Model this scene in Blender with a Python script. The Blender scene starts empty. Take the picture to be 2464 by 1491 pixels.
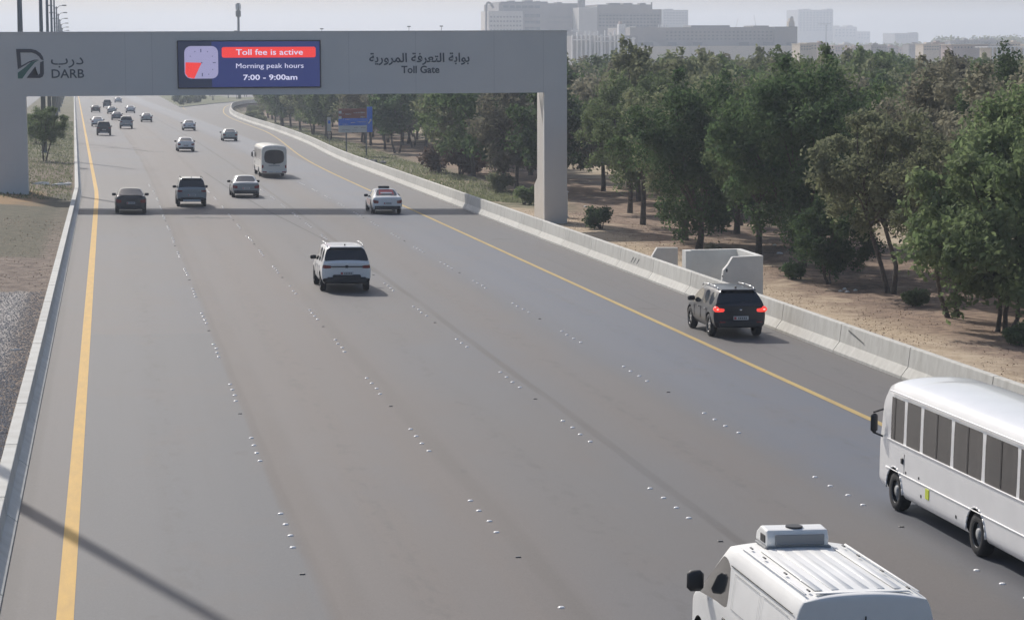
import bpy, bmesh, math, random
import numpy as np
from mathutils import Vector, Matrix
R_ = math.radians
random.seed(7)
S = bpy.context.scene
C = S.collection

# ------------------------------------------------------------------ camera
YAW, PITCH, ROLL, CAM_H = 0.168344, 0.112023, 0.004, 8.5
Fv = Vector((math.sin(YAW)*math.cos(PITCH), math.cos(YAW)*math.cos(PITCH), -math.sin(PITCH)))
R0 = Vector((math.cos(YAW), -math.sin(YAW), 0)); U0 = R0.cross(Fv)
Rv = math.cos(ROLL)*R0 - math.sin(ROLL)*U0
Uv = math.sin(ROLL)*R0 + math.cos(ROLL)*U0
cd = bpy.data.cameras.new('camera'); cam = bpy.data.objects.new('camera', cd); C.objects.link(cam)
cd.sensor_width = 36; cd.lens = 36*5700/2464; cd.clip_start = 0.5; cd.clip_end = 12000
M = Matrix((Rv, Uv, -Fv)).transposed().to_4x4(); M.translation = Vector((0, 0, CAM_H))
cam.matrix_world = M
S.camera = cam

# ------------------------------------------------------------------ world, sun, exposure
HAZE = 0.0003
SUN_EL, SUN_AZ = R_(37.7), R_(18.4)          # azimuth: degrees to the left of the driving direction
W = bpy.data.worlds.new('World'); S.world = W; W.use_nodes = True
nt = W.node_tree; nt.nodes.clear()
sky = nt.nodes.new('ShaderNodeTexSky'); sky.sky_type = 'NISHITA'; sky.sun_disc = False
sky.sun_elevation = SUN_EL; sky.sun_rotation = -SUN_AZ
sky.air_density = 1.0; sky.dust_density = 3.2; sky.ozone_density = 2.6; sky.altitude = 0
bg = nt.nodes.new('ShaderNodeBackground'); bg.inputs['Strength'].default_value = 0.10
wo = nt.nodes.new('ShaderNodeOutputWorld')
nt.links.new(sky.outputs[0], bg.inputs[0]); nt.links.new(bg.outputs[0], wo.inputs[0])
sl = bpy.data.lights.new('sun', 'SUN'); sl.energy = 3.4; sl.angle = R_(0.6); sl.color = (1, 0.94, 0.865)
sun = bpy.data.objects.new('sun', sl); C.objects.link(sun)
sdir = Vector((-math.sin(SUN_AZ)*math.cos(SUN_EL), math.cos(SUN_AZ)*math.cos(SUN_EL), math.sin(SUN_EL)))
sun.rotation_euler = sdir.to_track_quat('Z', 'Y').to_euler(); sun.location = (0, 0, 60)
S.view_settings.view_transform = 'Standard'; S.view_settings.look = 'None'
S.view_settings.exposure = 0.05; S.view_settings.gamma = 1; S.view_settings.use_curve_mapping = False
S.cycles.volume_bounces = 1; S.cycles.max_bounces = 6; S.cycles.transparent_max_bounces = 8

# ------------------------------------------------------------------ the lie of the land
GR, CF = 0.0104, 0.015
def zr(y):
    return -GR*y if y < 800 else -GR*800 - GR*200*(1-math.exp(-(y-800)/200))
def bend(y):                                  # the motorway turns slightly left beyond the gate
    return 0.0 if y < 165 else -0.0134*(y-165)
def road_z(x, y):
    return zr(y) - CF*max(-40, min(x, 40))
def interp(y, pts):
    if y <= pts[0][0]: return pts[0][1]
    for (a, b), (c, d) in zip(pts, pts[1:]):
        if y <= c: return b+(d-b)*(y-a)/(c-a)
    return pts[-1][1]
BAR = [(0, 22.0), (235, 22.0), (262, 22.9), (292, 23.5), (350, 23.7), (400, 23.2), (440, 23.3), (480, 24.2), (515, 25.9), (560, 28.3), (600, 31.0), (640, 36), (680, 44), (720, 56), (760, 72), (800, 92), (900, 150)]
def xr(y):                                    # foot of the right barrier, smoothed
    return sum(interp(y+d, BAR) for d in (-18, -9, 0, 9, 18))/5
def xl(y): return -1.85 + bend(y)

# ------------------------------------------------------------------ materials
def mat(name, col, rough=0.6, metal=0.0, noise=0.0, scale=4.0, spec=0.5, coat=0.0, emit=None, bump=0.0, stretch=(1, 1, 1), obj_rand=0.0, mapc='Object', col2=None, detail=6):
    m = bpy.data.materials.new(name); m.use_nodes = True; n = m.node_tree; b = n.nodes['Principled BSDF']
    b.inputs['Base Color'].default_value = (*col, 1); b.inputs['Roughness'].default_value = rough
    b.inputs['Metallic'].default_value = metal; b.inputs['Specular IOR Level'].default_value = spec
    b.inputs['Coat Weight'].default_value = coat; b.inputs['Coat Roughness'].default_value = 0.06
    if emit:
        b.inputs['Emission Color'].default_value = (*emit[:3], 1); b.inputs['Emission Strength'].default_value = emit[3]
    if noise or bump or obj_rand:
        tc = n.nodes.new('ShaderNodeTexCoord'); mp = n.nodes.new('ShaderNodeMapping'); mp.inputs['Scale'].default_value = stretch
        n.links.new(tc.outputs[mapc], mp.inputs[0])
        nz = n.nodes.new('ShaderNodeTexNoise'); nz.inputs['Scale'].default_value = scale; nz.inputs['Detail'].default_value = detail; nz.inputs['Roughness'].default_value = 0.6
        n.links.new(mp.outputs[0], nz.inputs[0])
        if noise:
            rp = n.nodes.new('ShaderNodeMapRange'); rp.inputs[1].default_value = 0.3; rp.inputs[2].default_value = 0.7
            n.links.new(nz.outputs[0], rp.inputs[0])
            mx = n.nodes.new('ShaderNodeMix'); mx.data_type = 'RGBA'
            c2 = col2 or tuple(min(1, c*(1+noise)) for c in col)
            mx.inputs[6].default_value = (*(col if col2 else tuple(c*(1-noise) for c in col)), 1); mx.inputs[7].default_value = (*c2, 1)
            n.links.new(rp.outputs[0], mx.inputs[0]); out = mx.outputs[2]
            if obj_rand:
                oi = n.nodes.new('ShaderNodeObjectInfo'); r2 = n.nodes.new('ShaderNodeMapRange'); r2.inputs[3].default_value = 1-obj_rand; r2.inputs[4].default_value = 1+obj_rand
                n.links.new(oi.outputs['Random'], r2.inputs[0])
                vm = n.nodes.new('ShaderNodeVectorMath'); vm.operation = 'SCALE'; n.links.new(out, vm.inputs[0]); n.links.new(r2.outputs[0], vm.inputs['Scale']); out = vm.outputs[0]
            n.links.new(out, b.inputs['Base Color'])
        if bump:
            bp = n.nodes.new('ShaderNodeBump'); bp.inputs['Strength'].default_value = bump; bp.inputs['Distance'].default_value = 0.05
            n.links.new(nz.outputs[0], bp.inputs['Height']); n.links.new(bp.outputs[0], b.inputs['Normal'])
    return m

class NB:                                      # tiny node-expression helper
    def __init__(s, name, rough=0.9):
        s.m = bpy.data.materials.new(name); s.m.use_nodes = True; s.n = s.m.node_tree; s.b = s.n.nodes['Principled BSDF']
        s.b.inputs['Roughness'].default_value = rough
        s.tc = s.n.nodes.new('ShaderNodeTexCoord'); s.sp = s.n.nodes.new('ShaderNodeSeparateXYZ'); s.n.links.new(s.tc.outputs['Object'], s.sp.inputs[0])
        s.x, s.y, s.z = s.sp.outputs
    def _in(s, sock, v):
        if isinstance(v, (int, float)): sock.default_value = v
        elif isinstance(v, tuple): sock.default_value = (*v, 1) if len(v) == 3 and len(sock.default_value) == 4 else v
        else: s.n.links.new(v, sock)
    def math(s, op, a, b=0.0, c=0.0):
        k = s.n.nodes.new('ShaderNodeMath'); k.operation = op; s._in(k.inputs[0], a); s._in(k.inputs[1], b); s._in(k.inputs[2], c); return k.outputs[0]
    def noise(s, scale, stretch=(1, 1, 1), detail=4, rough=0.55, off=0.0):
        mp = s.n.nodes.new('ShaderNodeMapping'); mp.inputs['Scale'].default_value = stretch; mp.inputs['Location'].default_value = (off, off*1.7, 0)
        s.n.links.new(s.tc.outputs['Object'], mp.inputs[0])
        k = s.n.nodes.new('ShaderNodeTexNoise'); k.inputs['Scale'].default_value = scale; k.inputs['Detail'].default_value = detail; k.inputs['Roughness'].default_value = rough
        s.n.links.new(mp.outputs[0], k.inputs[0]); return k.outputs[0]
    def ramp(s, v, a, b, lo=0.0, hi=1.0):      # smooth step
        k = s.n.nodes.new('ShaderNodeMapRange'); k.interpolation_type = 'SMOOTHSTEP'
        for i, q in enumerate((v, a, b, lo, hi)): s._in(k.inputs[i], q)
        return k.outputs[0]
    def band(s, v, c, w, soft):                # 1 inside |v-c|<w
        d = s.math('ABSOLUTE', s.math('SUBTRACT', v, c)); return s.ramp(d, w, w+soft, 1.0, 0.0)
    def mix(s, f, a, b):
        k = s.n.nodes.new('ShaderNodeMix'); k.data_type = 'RGBA'; s._in(k.inputs[0], f); s._in(k.inputs[6], a); s._in(k.inputs[7], b); return k.outputs[2]
    def mul(s, a, b): return s.math('MULTIPLY', a, b)
    def bump(s, h, strength, dist=0.05):
        k = s.n.nodes.new('ShaderNodeBump'); k.inputs['Strength'].default_value = strength; k.inputs['Distance'].default_value = dist
        s.n.links.new(h, k.inputs['Height']); s.n.links.new(k.outputs[0], s.b.inputs['Normal'])
    def color(s, c): s.n.links.new(c, s.b.inputs['Base Color'])

MT = {}
def white_paint(n, c, **k): MT[n] = mat(n, c, rough=k.pop('rough', 0.3), coat=k.pop('coat', 0.6), **k)
white_paint('paint_white', (0.86, 0.86, 0.85)); white_paint('paint_cream', (0.74, 0.72, 0.66)); white_paint('paint_silver', (0.30, 0.33, 0.36), metal=0.5)
white_paint('paint_black', (0.008, 0.012, 0.022), rough=0.35, coat=0.2); white_paint('paint_charcoal', (0.045, 0.045, 0.055), metal=0.3); white_paint('paint_grey', (0.16, 0.18, 0.2), metal=0.4)
white_paint('paint_red', (0.5, 0.02, 0.025)); white_paint('paint_bus', (0.84, 0.84, 0.84), noise=0.05, scale=1.2); white_paint('paint_van', (0.84, 0.84, 0.82), rough=0.5, coat=0.12, noise=0.05, scale=1.4)
white_paint('paint_pale_green', (0.46, 0.5, 0.48), metal=0.3)
MT['glass'] = mat('dark_glass', (0.018, 0.022, 0.028), rough=0.07, spec=0.7, coat=0.4)
MT['glass_brown'] = mat('tinted_glass', (0.022, 0.02, 0.022), rough=0.10, spec=0.6, noise=0.4, scale=2.2, stretch=(1, 3.2, 0.25), col2=(0.065, 0.058, 0.056), detail=3)
MT['rubber'] = mat('rubber', (0.022, 0.022, 0.024), rough=0.8, noise=0.3, scale=20)
MT['trim'] = mat('black_trim', (0.025, 0.026, 0.03), rough=0.55)
MT['well'] = mat('wheel_well', (0.015, 0.015, 0.016), rough=0.95)
MT['alloy'] = mat('alloy', (0.5, 0.51, 0.52), rough=0.3, metal=0.8)
MT['steelrim'] = mat('steel_rim', (0.3, 0.31, 0.32), rough=0.55, noise=0.3, scale=8)
MT['lamp_red'] = mat('red_lens', (0.22, 0.012, 0.015), rough=0.2, coat=0.5)
MT['lamp_lit'] = mat('lit_red_lens', (0.6, 0.03, 0.03), rough=0.3, emit=(1.0, 0.07, 0.05, 0.9))
MT['lamp_hot'] = mat('lit_lamp_core', (0.9, 0.4, 0.35), rough=0.3, emit=(1.0, 0.42, 0.34, 1.5))
MT['amber'] = mat('amber_lens', (0.6, 0.2, 0.03), rough=0.25)
MT['clear'] = mat('clear_lens', (0.55, 0.57, 0.6), rough=0.12, coat=0.5)
MT['plate'] = mat('licence_plate', (0.6, 0.6, 0.6), rough=0.5)
MT['plate_red'] = mat('plate_red', (0.45, 0.08, 0.08), rough=0.5)
MT['plate_ink'] = mat('plate_ink', (0.06, 0.06, 0.07), rough=0.5)
MT['chrome'] = mat('chrome', (0.6, 0.62, 0.64), rough=0.18, metal=1.0)
MT['sticker'] = mat('yellow_sticker', (0.62, 0.72, 0.04), rough=0.5)
MT['concrete'] = mat('barrier_concrete', (0.66, 0.65, 0.60), rough=0.88, noise=0.14, scale=1.9, bump=0.25, obj_rand=0.07, stretch=(1.5, 1.6, 0.55), col2=(0.50, 0.485, 0.44))
MT['kerb_concrete'] = mat('kerb_concrete', (0.62, 0.62, 0.59), rough=0.88, noise=0.12, scale=1.6, col2=(0.50, 0.495, 0.46), bump=0.25, obj_rand=0.05)
MT['pale_wall'] = mat('pale_wall', (0.74, 0.73, 0.69), rough=0.9, noise=0.08, scale=1.3)
MT['scuff'] = mat('rubber_scuff', (0.14, 0.14, 0.135), rough=0.9, noise=0.5, scale=9)
MT['joint'] = mat('dark_joint', (0.04, 0.04, 0.04), rough=0.95)
MT['gantry'] = mat('gantry_cladding', (0.68, 0.68, 0.675), rough=0.5, noise=0.03, scale=0.35, metal=0.0)
MT['gantry_col'] = mat('gantry_concrete', (0.62, 0.60, 0.56), rough=0.8, noise=0.05, scale=0.8)
MT['logo_dark'] = mat('logo_dark', (0.045, 0.05, 0.075), rough=0.5)
MT['logo_green'] = mat('logo_green', (0.035, 0.15, 0.13), rough=0.5)
MT['letter_dark'] = mat('letter_dark', (0.05, 0.07, 0.1), rough=0.5)
def screen(n, c, s=1.0): MT[n] = mat(n, tuple(0.15*v for v in c), rough=0.5, emit=(*c, s))
screen('led_blue', (0.022, 0.032, 0.13)); screen('led_dark', (0.014, 0.02, 0.045)); screen('led_red', (0.8, 0.05, 0.045)); screen('led_lilac', (0.30, 0.29, 0.47)); screen('led_white', (0.62, 0.62, 0.8)); screen('led_ink', (0.04, 0.05, 0.12))
MT['pole'] = mat('galvanised_pole', (0.17, 0.19, 0.2), rough=0.5, metal=0.3)
MT['white_stud'] = mat('white_ceramic', (0.85, 0.85, 0.85), rough=0.25, coat=0.5)
MT['dark_stud'] = mat('reflector_stud', (0.10, 0.10, 0.10), rough=0.5)
MT['yellow'] = mat('yellow_line_paint', (0.62, 0.37, 0.06), rough=0.7, noise=0.12, scale=2.0, stretch=(3, 0.5, 1), col2=(0.52, 0.31, 0.06))
MT['yellow_pale'] = mat('worn_yellow_paint', (0.50, 0.36, 0.11), rough=0.75, noise=0.2, scale=1.5, stretch=(4, 0.4, 1), col2=(0.40, 0.28, 0.10))
MT['bark'] = mat('bark', (0.10, 0.085, 0.07), rough=0.95, noise=0.35, scale=6, bump=0.6)
MT['sign_brown'] = mat('sign_brown', (0.26, 0.08, 0.06), rough=0.5); MT['sign_blue'] = mat('sign_blue', (0.03, 0.18, 0.80), rough=0.5)
MT['sign_white'] = mat('sign_white', (0.62, 0.65, 0.68), rough=0.5); MT['sign_grey'] = mat('sign_back', (0.25, 0.26, 0.27), rough=0.6)

def leaf_mat(name, col, col2, rand=0.22):
    m = bpy.data.materials.new(name); m.use_nodes = True; n = m.node_tree; b = n.nodes['Principled BSDF']
    tc = n.nodes.new('ShaderNodeTexCoord'); nz = n.nodes.new('ShaderNodeTexNoise'); nz.inputs['Scale'].default_value = 0.9; nz.inputs['Detail'].default_value = 5
    n.links.new(tc.outputs['Object'], nz.inputs[0])
    rp = n.nodes.new('ShaderNodeMapRange'); rp.inputs[1].default_value = 0.35; rp.inputs[2].default_value = 0.65; n.links.new(nz.outputs[0], rp.inputs[0])
    mx = n.nodes.new('ShaderNodeMix'); mx.data_type = 'RGBA'; mx.inputs[6].default_value = (*col, 1); mx.inputs[7].default_value = (*col2, 1); n.links.new(rp.outputs[0], mx.inputs[0])
    oi = n.nodes.new('ShaderNodeObjectInfo'); r2 = n.nodes.new('ShaderNodeMapRange'); r2.inputs[3].default_value = 1-rand; r2.inputs[4].default_value = 1+rand; n.links.new(oi.outputs['Random'], r2.inputs[0])
    vm = n.nodes.new('ShaderNodeVectorMath'); vm.operation = 'SCALE'; n.links.new(mx.outputs[2], vm.inputs[0]); n.links.new(r2.outputs[0], vm.inputs['Scale'])
    n.links.new(vm.outputs[0], b.inputs['Base Color']); b.inputs['Roughness'].default_value = 0.75; b.inputs['Specular IOR Level'].default_value = 0.15
    tr = n.nodes.new('ShaderNodeBsdfTranslucent'); n.links.new(vm.outputs[0], tr.inputs[0])
    ms = n.nodes.new('ShaderNodeMixShader'); ms.inputs[0].default_value = 0.5
    n.links.new(b.outputs[0], ms.inputs[1]); n.links.new(tr.outputs[0], ms.inputs[2]); n.links.new(ms.outputs[0], n.nodes['Material Output'].inputs[0])
    return m
LEAF = [leaf_mat('leaf_green', (0.115, 0.165, 0.075), (0.205, 0.26, 0.125)), leaf_mat('leaf_olive', (0.16, 0.18, 0.105), (0.25, 0.27, 0.16)),
        leaf_mat('leaf_greybrown', (0.19, 0.185, 0.135), (0.27, 0.26, 0.19)), leaf_mat('leaf_deep', (0.065, 0.115, 0.052), (0.125, 0.185, 0.08)),
        leaf_mat('leaf_dry', (0.12, 0.085, 0.065), (0.17, 0.12, 0.09))]

# ------------------------------------------------------------------ mesh helpers
class MB:
    def __init__(s): s.v = []; s.f = []; s.mi = []
    def add(s, vs, fs, mi=0):
        o = len(s.v); s.v += [tuple(p) for p in vs]; s.f += [tuple(i+o for i in f) for f in fs]; s.mi += [mi]*len(fs); return s
    def box(s, x0, x1, y0, y1, z0, z1, mi=0):
        return s.add([(x0, y0, z0), (x1, y0, z0), (x1, y1, z0), (x0, y1, z0), (x0, y0, z1), (x1, y0, z1), (x1, y1, z1), (x0, y1, z1)],
                     [(0, 3, 2, 1), (4, 5, 6, 7), (0, 1, 5, 4), (1, 2, 6, 5), (2, 3, 7, 6), (3, 0, 4, 7)], mi)
    def bbox(s, x0, x1, y0, y1, z0, z1, b=0.02, mi=0):       # box with chamfered edges
        b = min(b, (x1-x0)/2.1, (y1-y0)/2.1, (z1-z0)/2.1); bm = bmesh.new()
        vs = [bm.verts.new(p) for p in [(x0, y0, z0), (x1, y0, z0), (x1, y1, z0), (x0, y1, z0), (x0, y0, z1), (x1, y0, z1), (x1, y1, z1), (x0, y1, z1)]]
        for f in [(0, 3, 2, 1), (4, 5, 6, 7), (0, 1, 5, 4), (1, 2, 6, 5), (2, 3, 7, 6), (3, 0, 4, 7)]: bm.faces.new([vs[i] for i in f])
        bmesh.ops.bevel(bm, geom=bm.edges[:], offset=b, segments=1, affect='EDGES')
        bm.verts.index_update(); s.add([v.co[:] for v in bm.verts], [[v.index for v in f.verts] for f in bm.faces], mi); bm.free(); return s
    def prism(s, poly, a0, a1, axis='y', mi=0, cap=True):
        n = len(poly)
        P = {'y': lambda p, a: (p[0], a, p[1]), 'x': lambda p, a: (a, p[0], p[1]), 'z': lambda p, a: (p[0], p[1], a)}[axis]
        vs = [P(p, a0) for p in poly]+[P(p, a1) for p in poly]
        fs = [(i, (i+1) % n, n+(i+1) % n, n+i) for i in range(n)]
        if cap: fs += [tuple(range(n))[::-1], tuple(range(n, 2*n))]
        return s.add(vs, fs, mi)
    def tube(s, p0, p1, r0, r1=None, n=8, mi=0, cap=True):
        r1 = r0 if r1 is None else r1; p0 = Vector(p0); p1 = Vector(p1); d = (p1-p0).normalized()
        a = d.orthogonal().normalized(); b = d.cross(a); vs = []
        for p, r in ((p0, r0), (p1, r1)):
            for i in range(n):
                t = 2*math.pi*i/n; vs.append(p+a*(r*math.cos(t))+b*(r*math.sin(t)))
        fs = [(i, (i+1) % n, n+(i+1) % n, n+i) for i in range(n)]
        if cap: fs += [tuple(range(n))[::-1], tuple(range(n, 2*n))]
        return s.add(vs, fs, mi)
    def lathe_x(s, prof, n=20, mi=0, cx=0, cy=0, cz=0):      # prof: (x, r)
        vs = []; m = len(prof)
        for i in range(n):
            t = 2*math.pi*i/n
            vs += [(cx+x, cy+r*math.cos(t), cz+r*math.sin(t)) for x, r in prof]
        fs = [(i*m+j, i*m+j+1, ((i+1) % n)*m+j+1, ((i+1) % n)*m+j) for i in range(n) for j in range(m-1)]
        return s.add(vs, fs, mi)
    def mesh(s, name, mats, smooth=False):
        me = bpy.data.meshes.new(name); me.from_pydata(s.v, [], s.f)
        for m in (mats if isinstance(mats, (list, tuple)) else [mats]): me.materials.append(m)
        if any(s.mi): me.polygons.foreach_set('material_index', s.mi)
        bm = bmesh.new(); bm.from_mesh(me); bmesh.ops.recalc_face_normals(bm, faces=bm.faces); bm.to_mesh(me); bm.free()
        if smooth: me.shade_smooth()
        me.update(); return me
    def obj(s, name, mats, parent=None, smooth=False, **k): return link(name, s.mesh(name, mats, smooth), parent, **k)

def link(name, data, parent=None, loc=None, rot=None, label=None, cat=None, group=None, kind=None):
    o = bpy.data.objects.new(name, data); C.objects.link(o)
    if parent is not None: o.parent = parent
    if loc is not None: o.location = loc
    if rot is not None: o.rotation_euler = rot
    for k, v in (('label', label), ('category', cat), ('group', group), ('kind', kind)):
        if v: o[k] = v
    return o
def thing(name, label, cat, loc=(0, 0, 0), rot=(0, 0, 0), group=None): return link(name, None, None, loc, rot, label, cat, group)
def copy_thing(root, loc, rot=None, label=None, group=None, swap=None):
    def cp(o, par):
        c = o.copy(); C.objects.link(c)
        if par is not None: c.parent = par
        if swap and o.type == 'MESH':
            for i, ms in enumerate(c.material_slots):
                m0 = ms.material
                if m0 in swap: ms.link = 'OBJECT'; ms.material = swap[m0]
        for ch in kids.get(o.name, ()): cp(ch, c)
        return c
    kids = {}
    def rec(o):
        ch = list(o.children); kids[o.name] = ch
        for q in ch: rec(q)
    rec(root); r = cp(root, None); r.location = loc
    if rot is not None: r.rotation_euler = rot
    if label: r['label'] = label
    if group: r['group'] = group
    elif 'group' in r: del r['group']
    return r
def text_mesh(s, size=1.0, bold=0.0, extrude=0.02, spacing=1.0):
    c = bpy.data.curves.new('t', 'FONT'); c.body = s; c.size = size; c.offset = bold; c.extrude = extrude; c.resolution_u = 3; c.space_character = spacing
    o = bpy.data.objects.new('t', c); C.objects.link(o); bpy.context.view_layer.update()
    me = bpy.data.meshes.new_from_object(o.evaluated_get(bpy.context.evaluated_depsgraph_get())); bpy.data.objects.remove(o); bpy.data.curves.remove(c)
    return me
def text_fit(name, s, x0, x1, z0, z1, y, m, parent, bold=0.0, keep=True, ext=0.02):   # fit lettering into a box on a wall facing -Y
    me = text_mesh(s, 1.0, bold, 0.02)
    co = np.empty(len(me.vertices)*3); me.vertices.foreach_get('co', co); co = co.reshape(-1, 3)
    lo, hi = co.min(0), co.max(0); sx = (x1-x0)/(hi[0]-lo[0]); sz = (z1-z0)/(hi[1]-lo[1])
    out = np.empty_like(co); out[:, 0] = x0+(co[:, 0]-lo[0])*sx; out[:, 2] = z0+(co[:, 1]-lo[1])*sz; out[:, 1] = y-ext*(co[:, 2] > 0)
    me.vertices.foreach_set('co', out.ravel()); me.materials.clear(); me.materials.append(m); me.update()
    return link(name, me, parent)

# ------------------------------------------------------------------ ground
def ground_material():
    g = NB('ground_soil', 0.95)
    n1 = g.noise(0.22, detail=6); n2 = g.noise(1.7, detail=6, rough=0.65, off=3); n3 = g.noise(9, detail=4, rough=0.7, off=9); n4 = g.noise(0.05, detail=3, off=5)
    yy = g.math('ADD', g.y, g.mul(g.math('SUBTRACT', n1, 0.5), 14.0)); xx = g.math('ADD', g.x, g.mul(g.math('SUBTRACT', n1, 0.5), 6.0))
    # left verge: gravel, then leaf-strewn dirt, mossy soil, brown soil, grass
    gravel = g.mix(g.ramp(n3, 0.35, 0.65), (0.27, 0.25, 0.235), (0.50, 0.47, 0.44)); gravel = g.mix(g.ramp(n1, 0.4, 0.7, 0, 0.35), gravel, (0.17, 0.15, 0.14))
    litter = g.mix(g.ramp(n2, 0.35, 0.65), (0.10, 0.07, 0.055), (0.24, 0.19, 0.15)); litter = g.mix(g.ramp(n3, 0.55, 0.7, 0, 0.7), litter, (0.34, 0.28, 0.23))
    moss = g.mix(g.ramp(n2, 0.35, 0.65), (0.075, 0.075, 0.045), (0.13, 0.115, 0.075)); moss = g.mix(g.ramp(n3, 0.6, 0.72, 0, 0.5), moss, (0.25, 0.23, 0.19))
    brown = g.mix(g.ramp(n2, 0.35, 0.7), (0.12, 0.09, 0.06), (0.22, 0.175, 0.125))
    grass = g.mix(g.ramp(n2, 0.3, 0.7), (0.085, 0.09, 0.04), (0.17, 0.15, 0.085)); grass = g.mix(g.ramp(n1, 0.5, 0.66, 0, 0.7), grass, (0.25, 0.205, 0.14))
    yb = g.math('ADD', g.y, g.mul(g.math('SUBTRACT', n2, 0.5), 3.0))
    L = g.mix(g.ramp(yb, 87.5, 88.5), gravel, litter); L = g.mix(g.ramp(yb, 103, 105), L, moss)
    L = g.mix(g.mul(g.ramp(yy, 142, 146), g.ramp(g.x, -3.2, -5.0)), L, (0.30, 0.19, 0.09)); L = g.mix(g.ramp(yy, 158, 163), L, brown); L = g.mix(g.ramp(yy, 208, 225), L, grass)
    L = g.mix(g.mul(g.ramp(g.x, -3.4, -2.6), g.ramp(g.y, 160, 90)), L, litter)
    # right side: sandy track beside the barrier, leaf litter under the trees, sand beyond
    sand = g.mix(g.ramp(n2, 0.3, 0.7), (0.42, 0.32, 0.21), (0.56, 0.45, 0.32)); sand = g.mix(g.ramp(n3, 0.52, 0.68, 0, 0.5), sand, (0.22, 0.15, 0.095))
    red = g.mix(g.ramp(n2, 0.32, 0.68), (0.15, 0.098, 0.07), (0.33, 0.235, 0.165)); red = g.mix(g.ramp(n3, 0.55, 0.7, 0, 0.7), red, (0.36, 0.27, 0.2)); red = g.mix(g.ramp(n1, 0.56, 0.64, 0, 0.75), red, sand)
    edge = g.math('ADD', 30.4, g.mul(g.ramp(g.y, 110, 60), -1.6))
    Rr = g.mix(g.ramp(xx, edge, g.math('ADD', edge, 2.6)), sand, red)
    gr2 = g.mix(g.ramp(n2, 0.3, 0.7), (0.08, 0.095, 0.04), (0.19, 0.17, 0.095))
    Rr = g.mix(g.mul(g.mul(g.ramp(yy, 168, 180), g.ramp(xx, 37, 33)), g.ramp(n1, 0.36, 0.5, 0.35, 0.95)), Rr, gr2)
    far = g.mix(g.ramp(n1, 0.4, 0.6), (0.34, 0.27, 0.18), (0.50, 0.42, 0.30))
    Rr = g.mix(g.ramp(xx, 43, 48), Rr, far)
    g.color(g.mix(g.ramp(g.x, 8, 9), L, Rr)); g.bump(n3, 0.6, 0.08); return g.m
MT['ground'] = ground_material()

def sheet(name, rows, m, kind='structure', parent=None, smooth=False):
    mb = MB(); k = len(rows[0])
    mb.v = [p for r in rows for p in r]
    mb.f = [(i*k+j, i*k+j+1, (i+1)*k+j+1, (i+1)*k+j) for i in range(len(rows)-1) for j in range(k-1)]
    mb.mi = [0]*len(mb.f)
    return mb.obj(name, m, parent, smooth=smooth, kind=kind)
ys = [-130, -60, 0]+list(range(20, 300, 8))+list(range(300, 1000, 20))+[1050, 1150, 1300, 1500, 2000, 2700, 3500, 4500, 6000]
def hump(x, y): return 0.10*math.sin(x*0.31+y*0.07)+0.08*math.sin(x*0.12-y*0.19+1.3)+0.05*math.sin(x*0.9+y*0.5)
rows = []
for y in ys:
    a, b, z = xl(y), xr(y), zr(y); r = []
    for d in (-1500, -600, -250, -120, -60, -40, -28, -20, -14, -10, -7, -4.5, -2.4, -1.2, -0.46): r.append((a+d, y, z+(0.62 if d < -3 else 0.52 if d < -2 else 0.44)+(hump(a+d, y)*0.5 if -20 < d < -2 else 0)))
    r.append((a-0.3, y, z+0.35)); r.append((a-0.1, y, z-0.4))
    r.append((b+0.2, y, road_z(b, y)-0.4)); r.append((b+0.8, y, road_z(b, y)-0.42))
    for d in (2.3, 4, 6, 9, 12, 16, 20, 26, 34, 44, 60, 90, 150, 300, 700, 1500, 3000): r.append((b+d, y, road_z(b+d, y)-1.5+hump(b+d, y)*(1 if d < 60 else 0)))
    rows.append(r)
sheet('ground', rows, MT['ground'])
GROWS = rows
def gz(x, y):
    import bisect
    i = max(0, min(len(ys)-2, bisect.bisect_right(ys, y)-1)); t = (y-ys[i])/(ys[i+1]-ys[i]); out = []
    A = [(p[0]*(1-t)+q[0]*t, p[2]*(1-t)+q[2]*t) for p, q in zip(GROWS[i], GROWS[i+1])]
    return interp(x, A)
def gz_old(x, y):                                  # height of the verge ground, either side
    if x < 5:
        d = x-xl(y); return zr(y)+interp(d, [(-4.5, .62), (-2.4, .52), (-1.2, .44)])+(hump(x, y)*.5 if d < -2.4 else 0)
    d = x-xr(y)
    return road_z(x, y)-(0.42+(1.08)*max(0, min(1, (d-0.8)/1.5)))+(hump(x, y) if d < 60 else 0)

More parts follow.
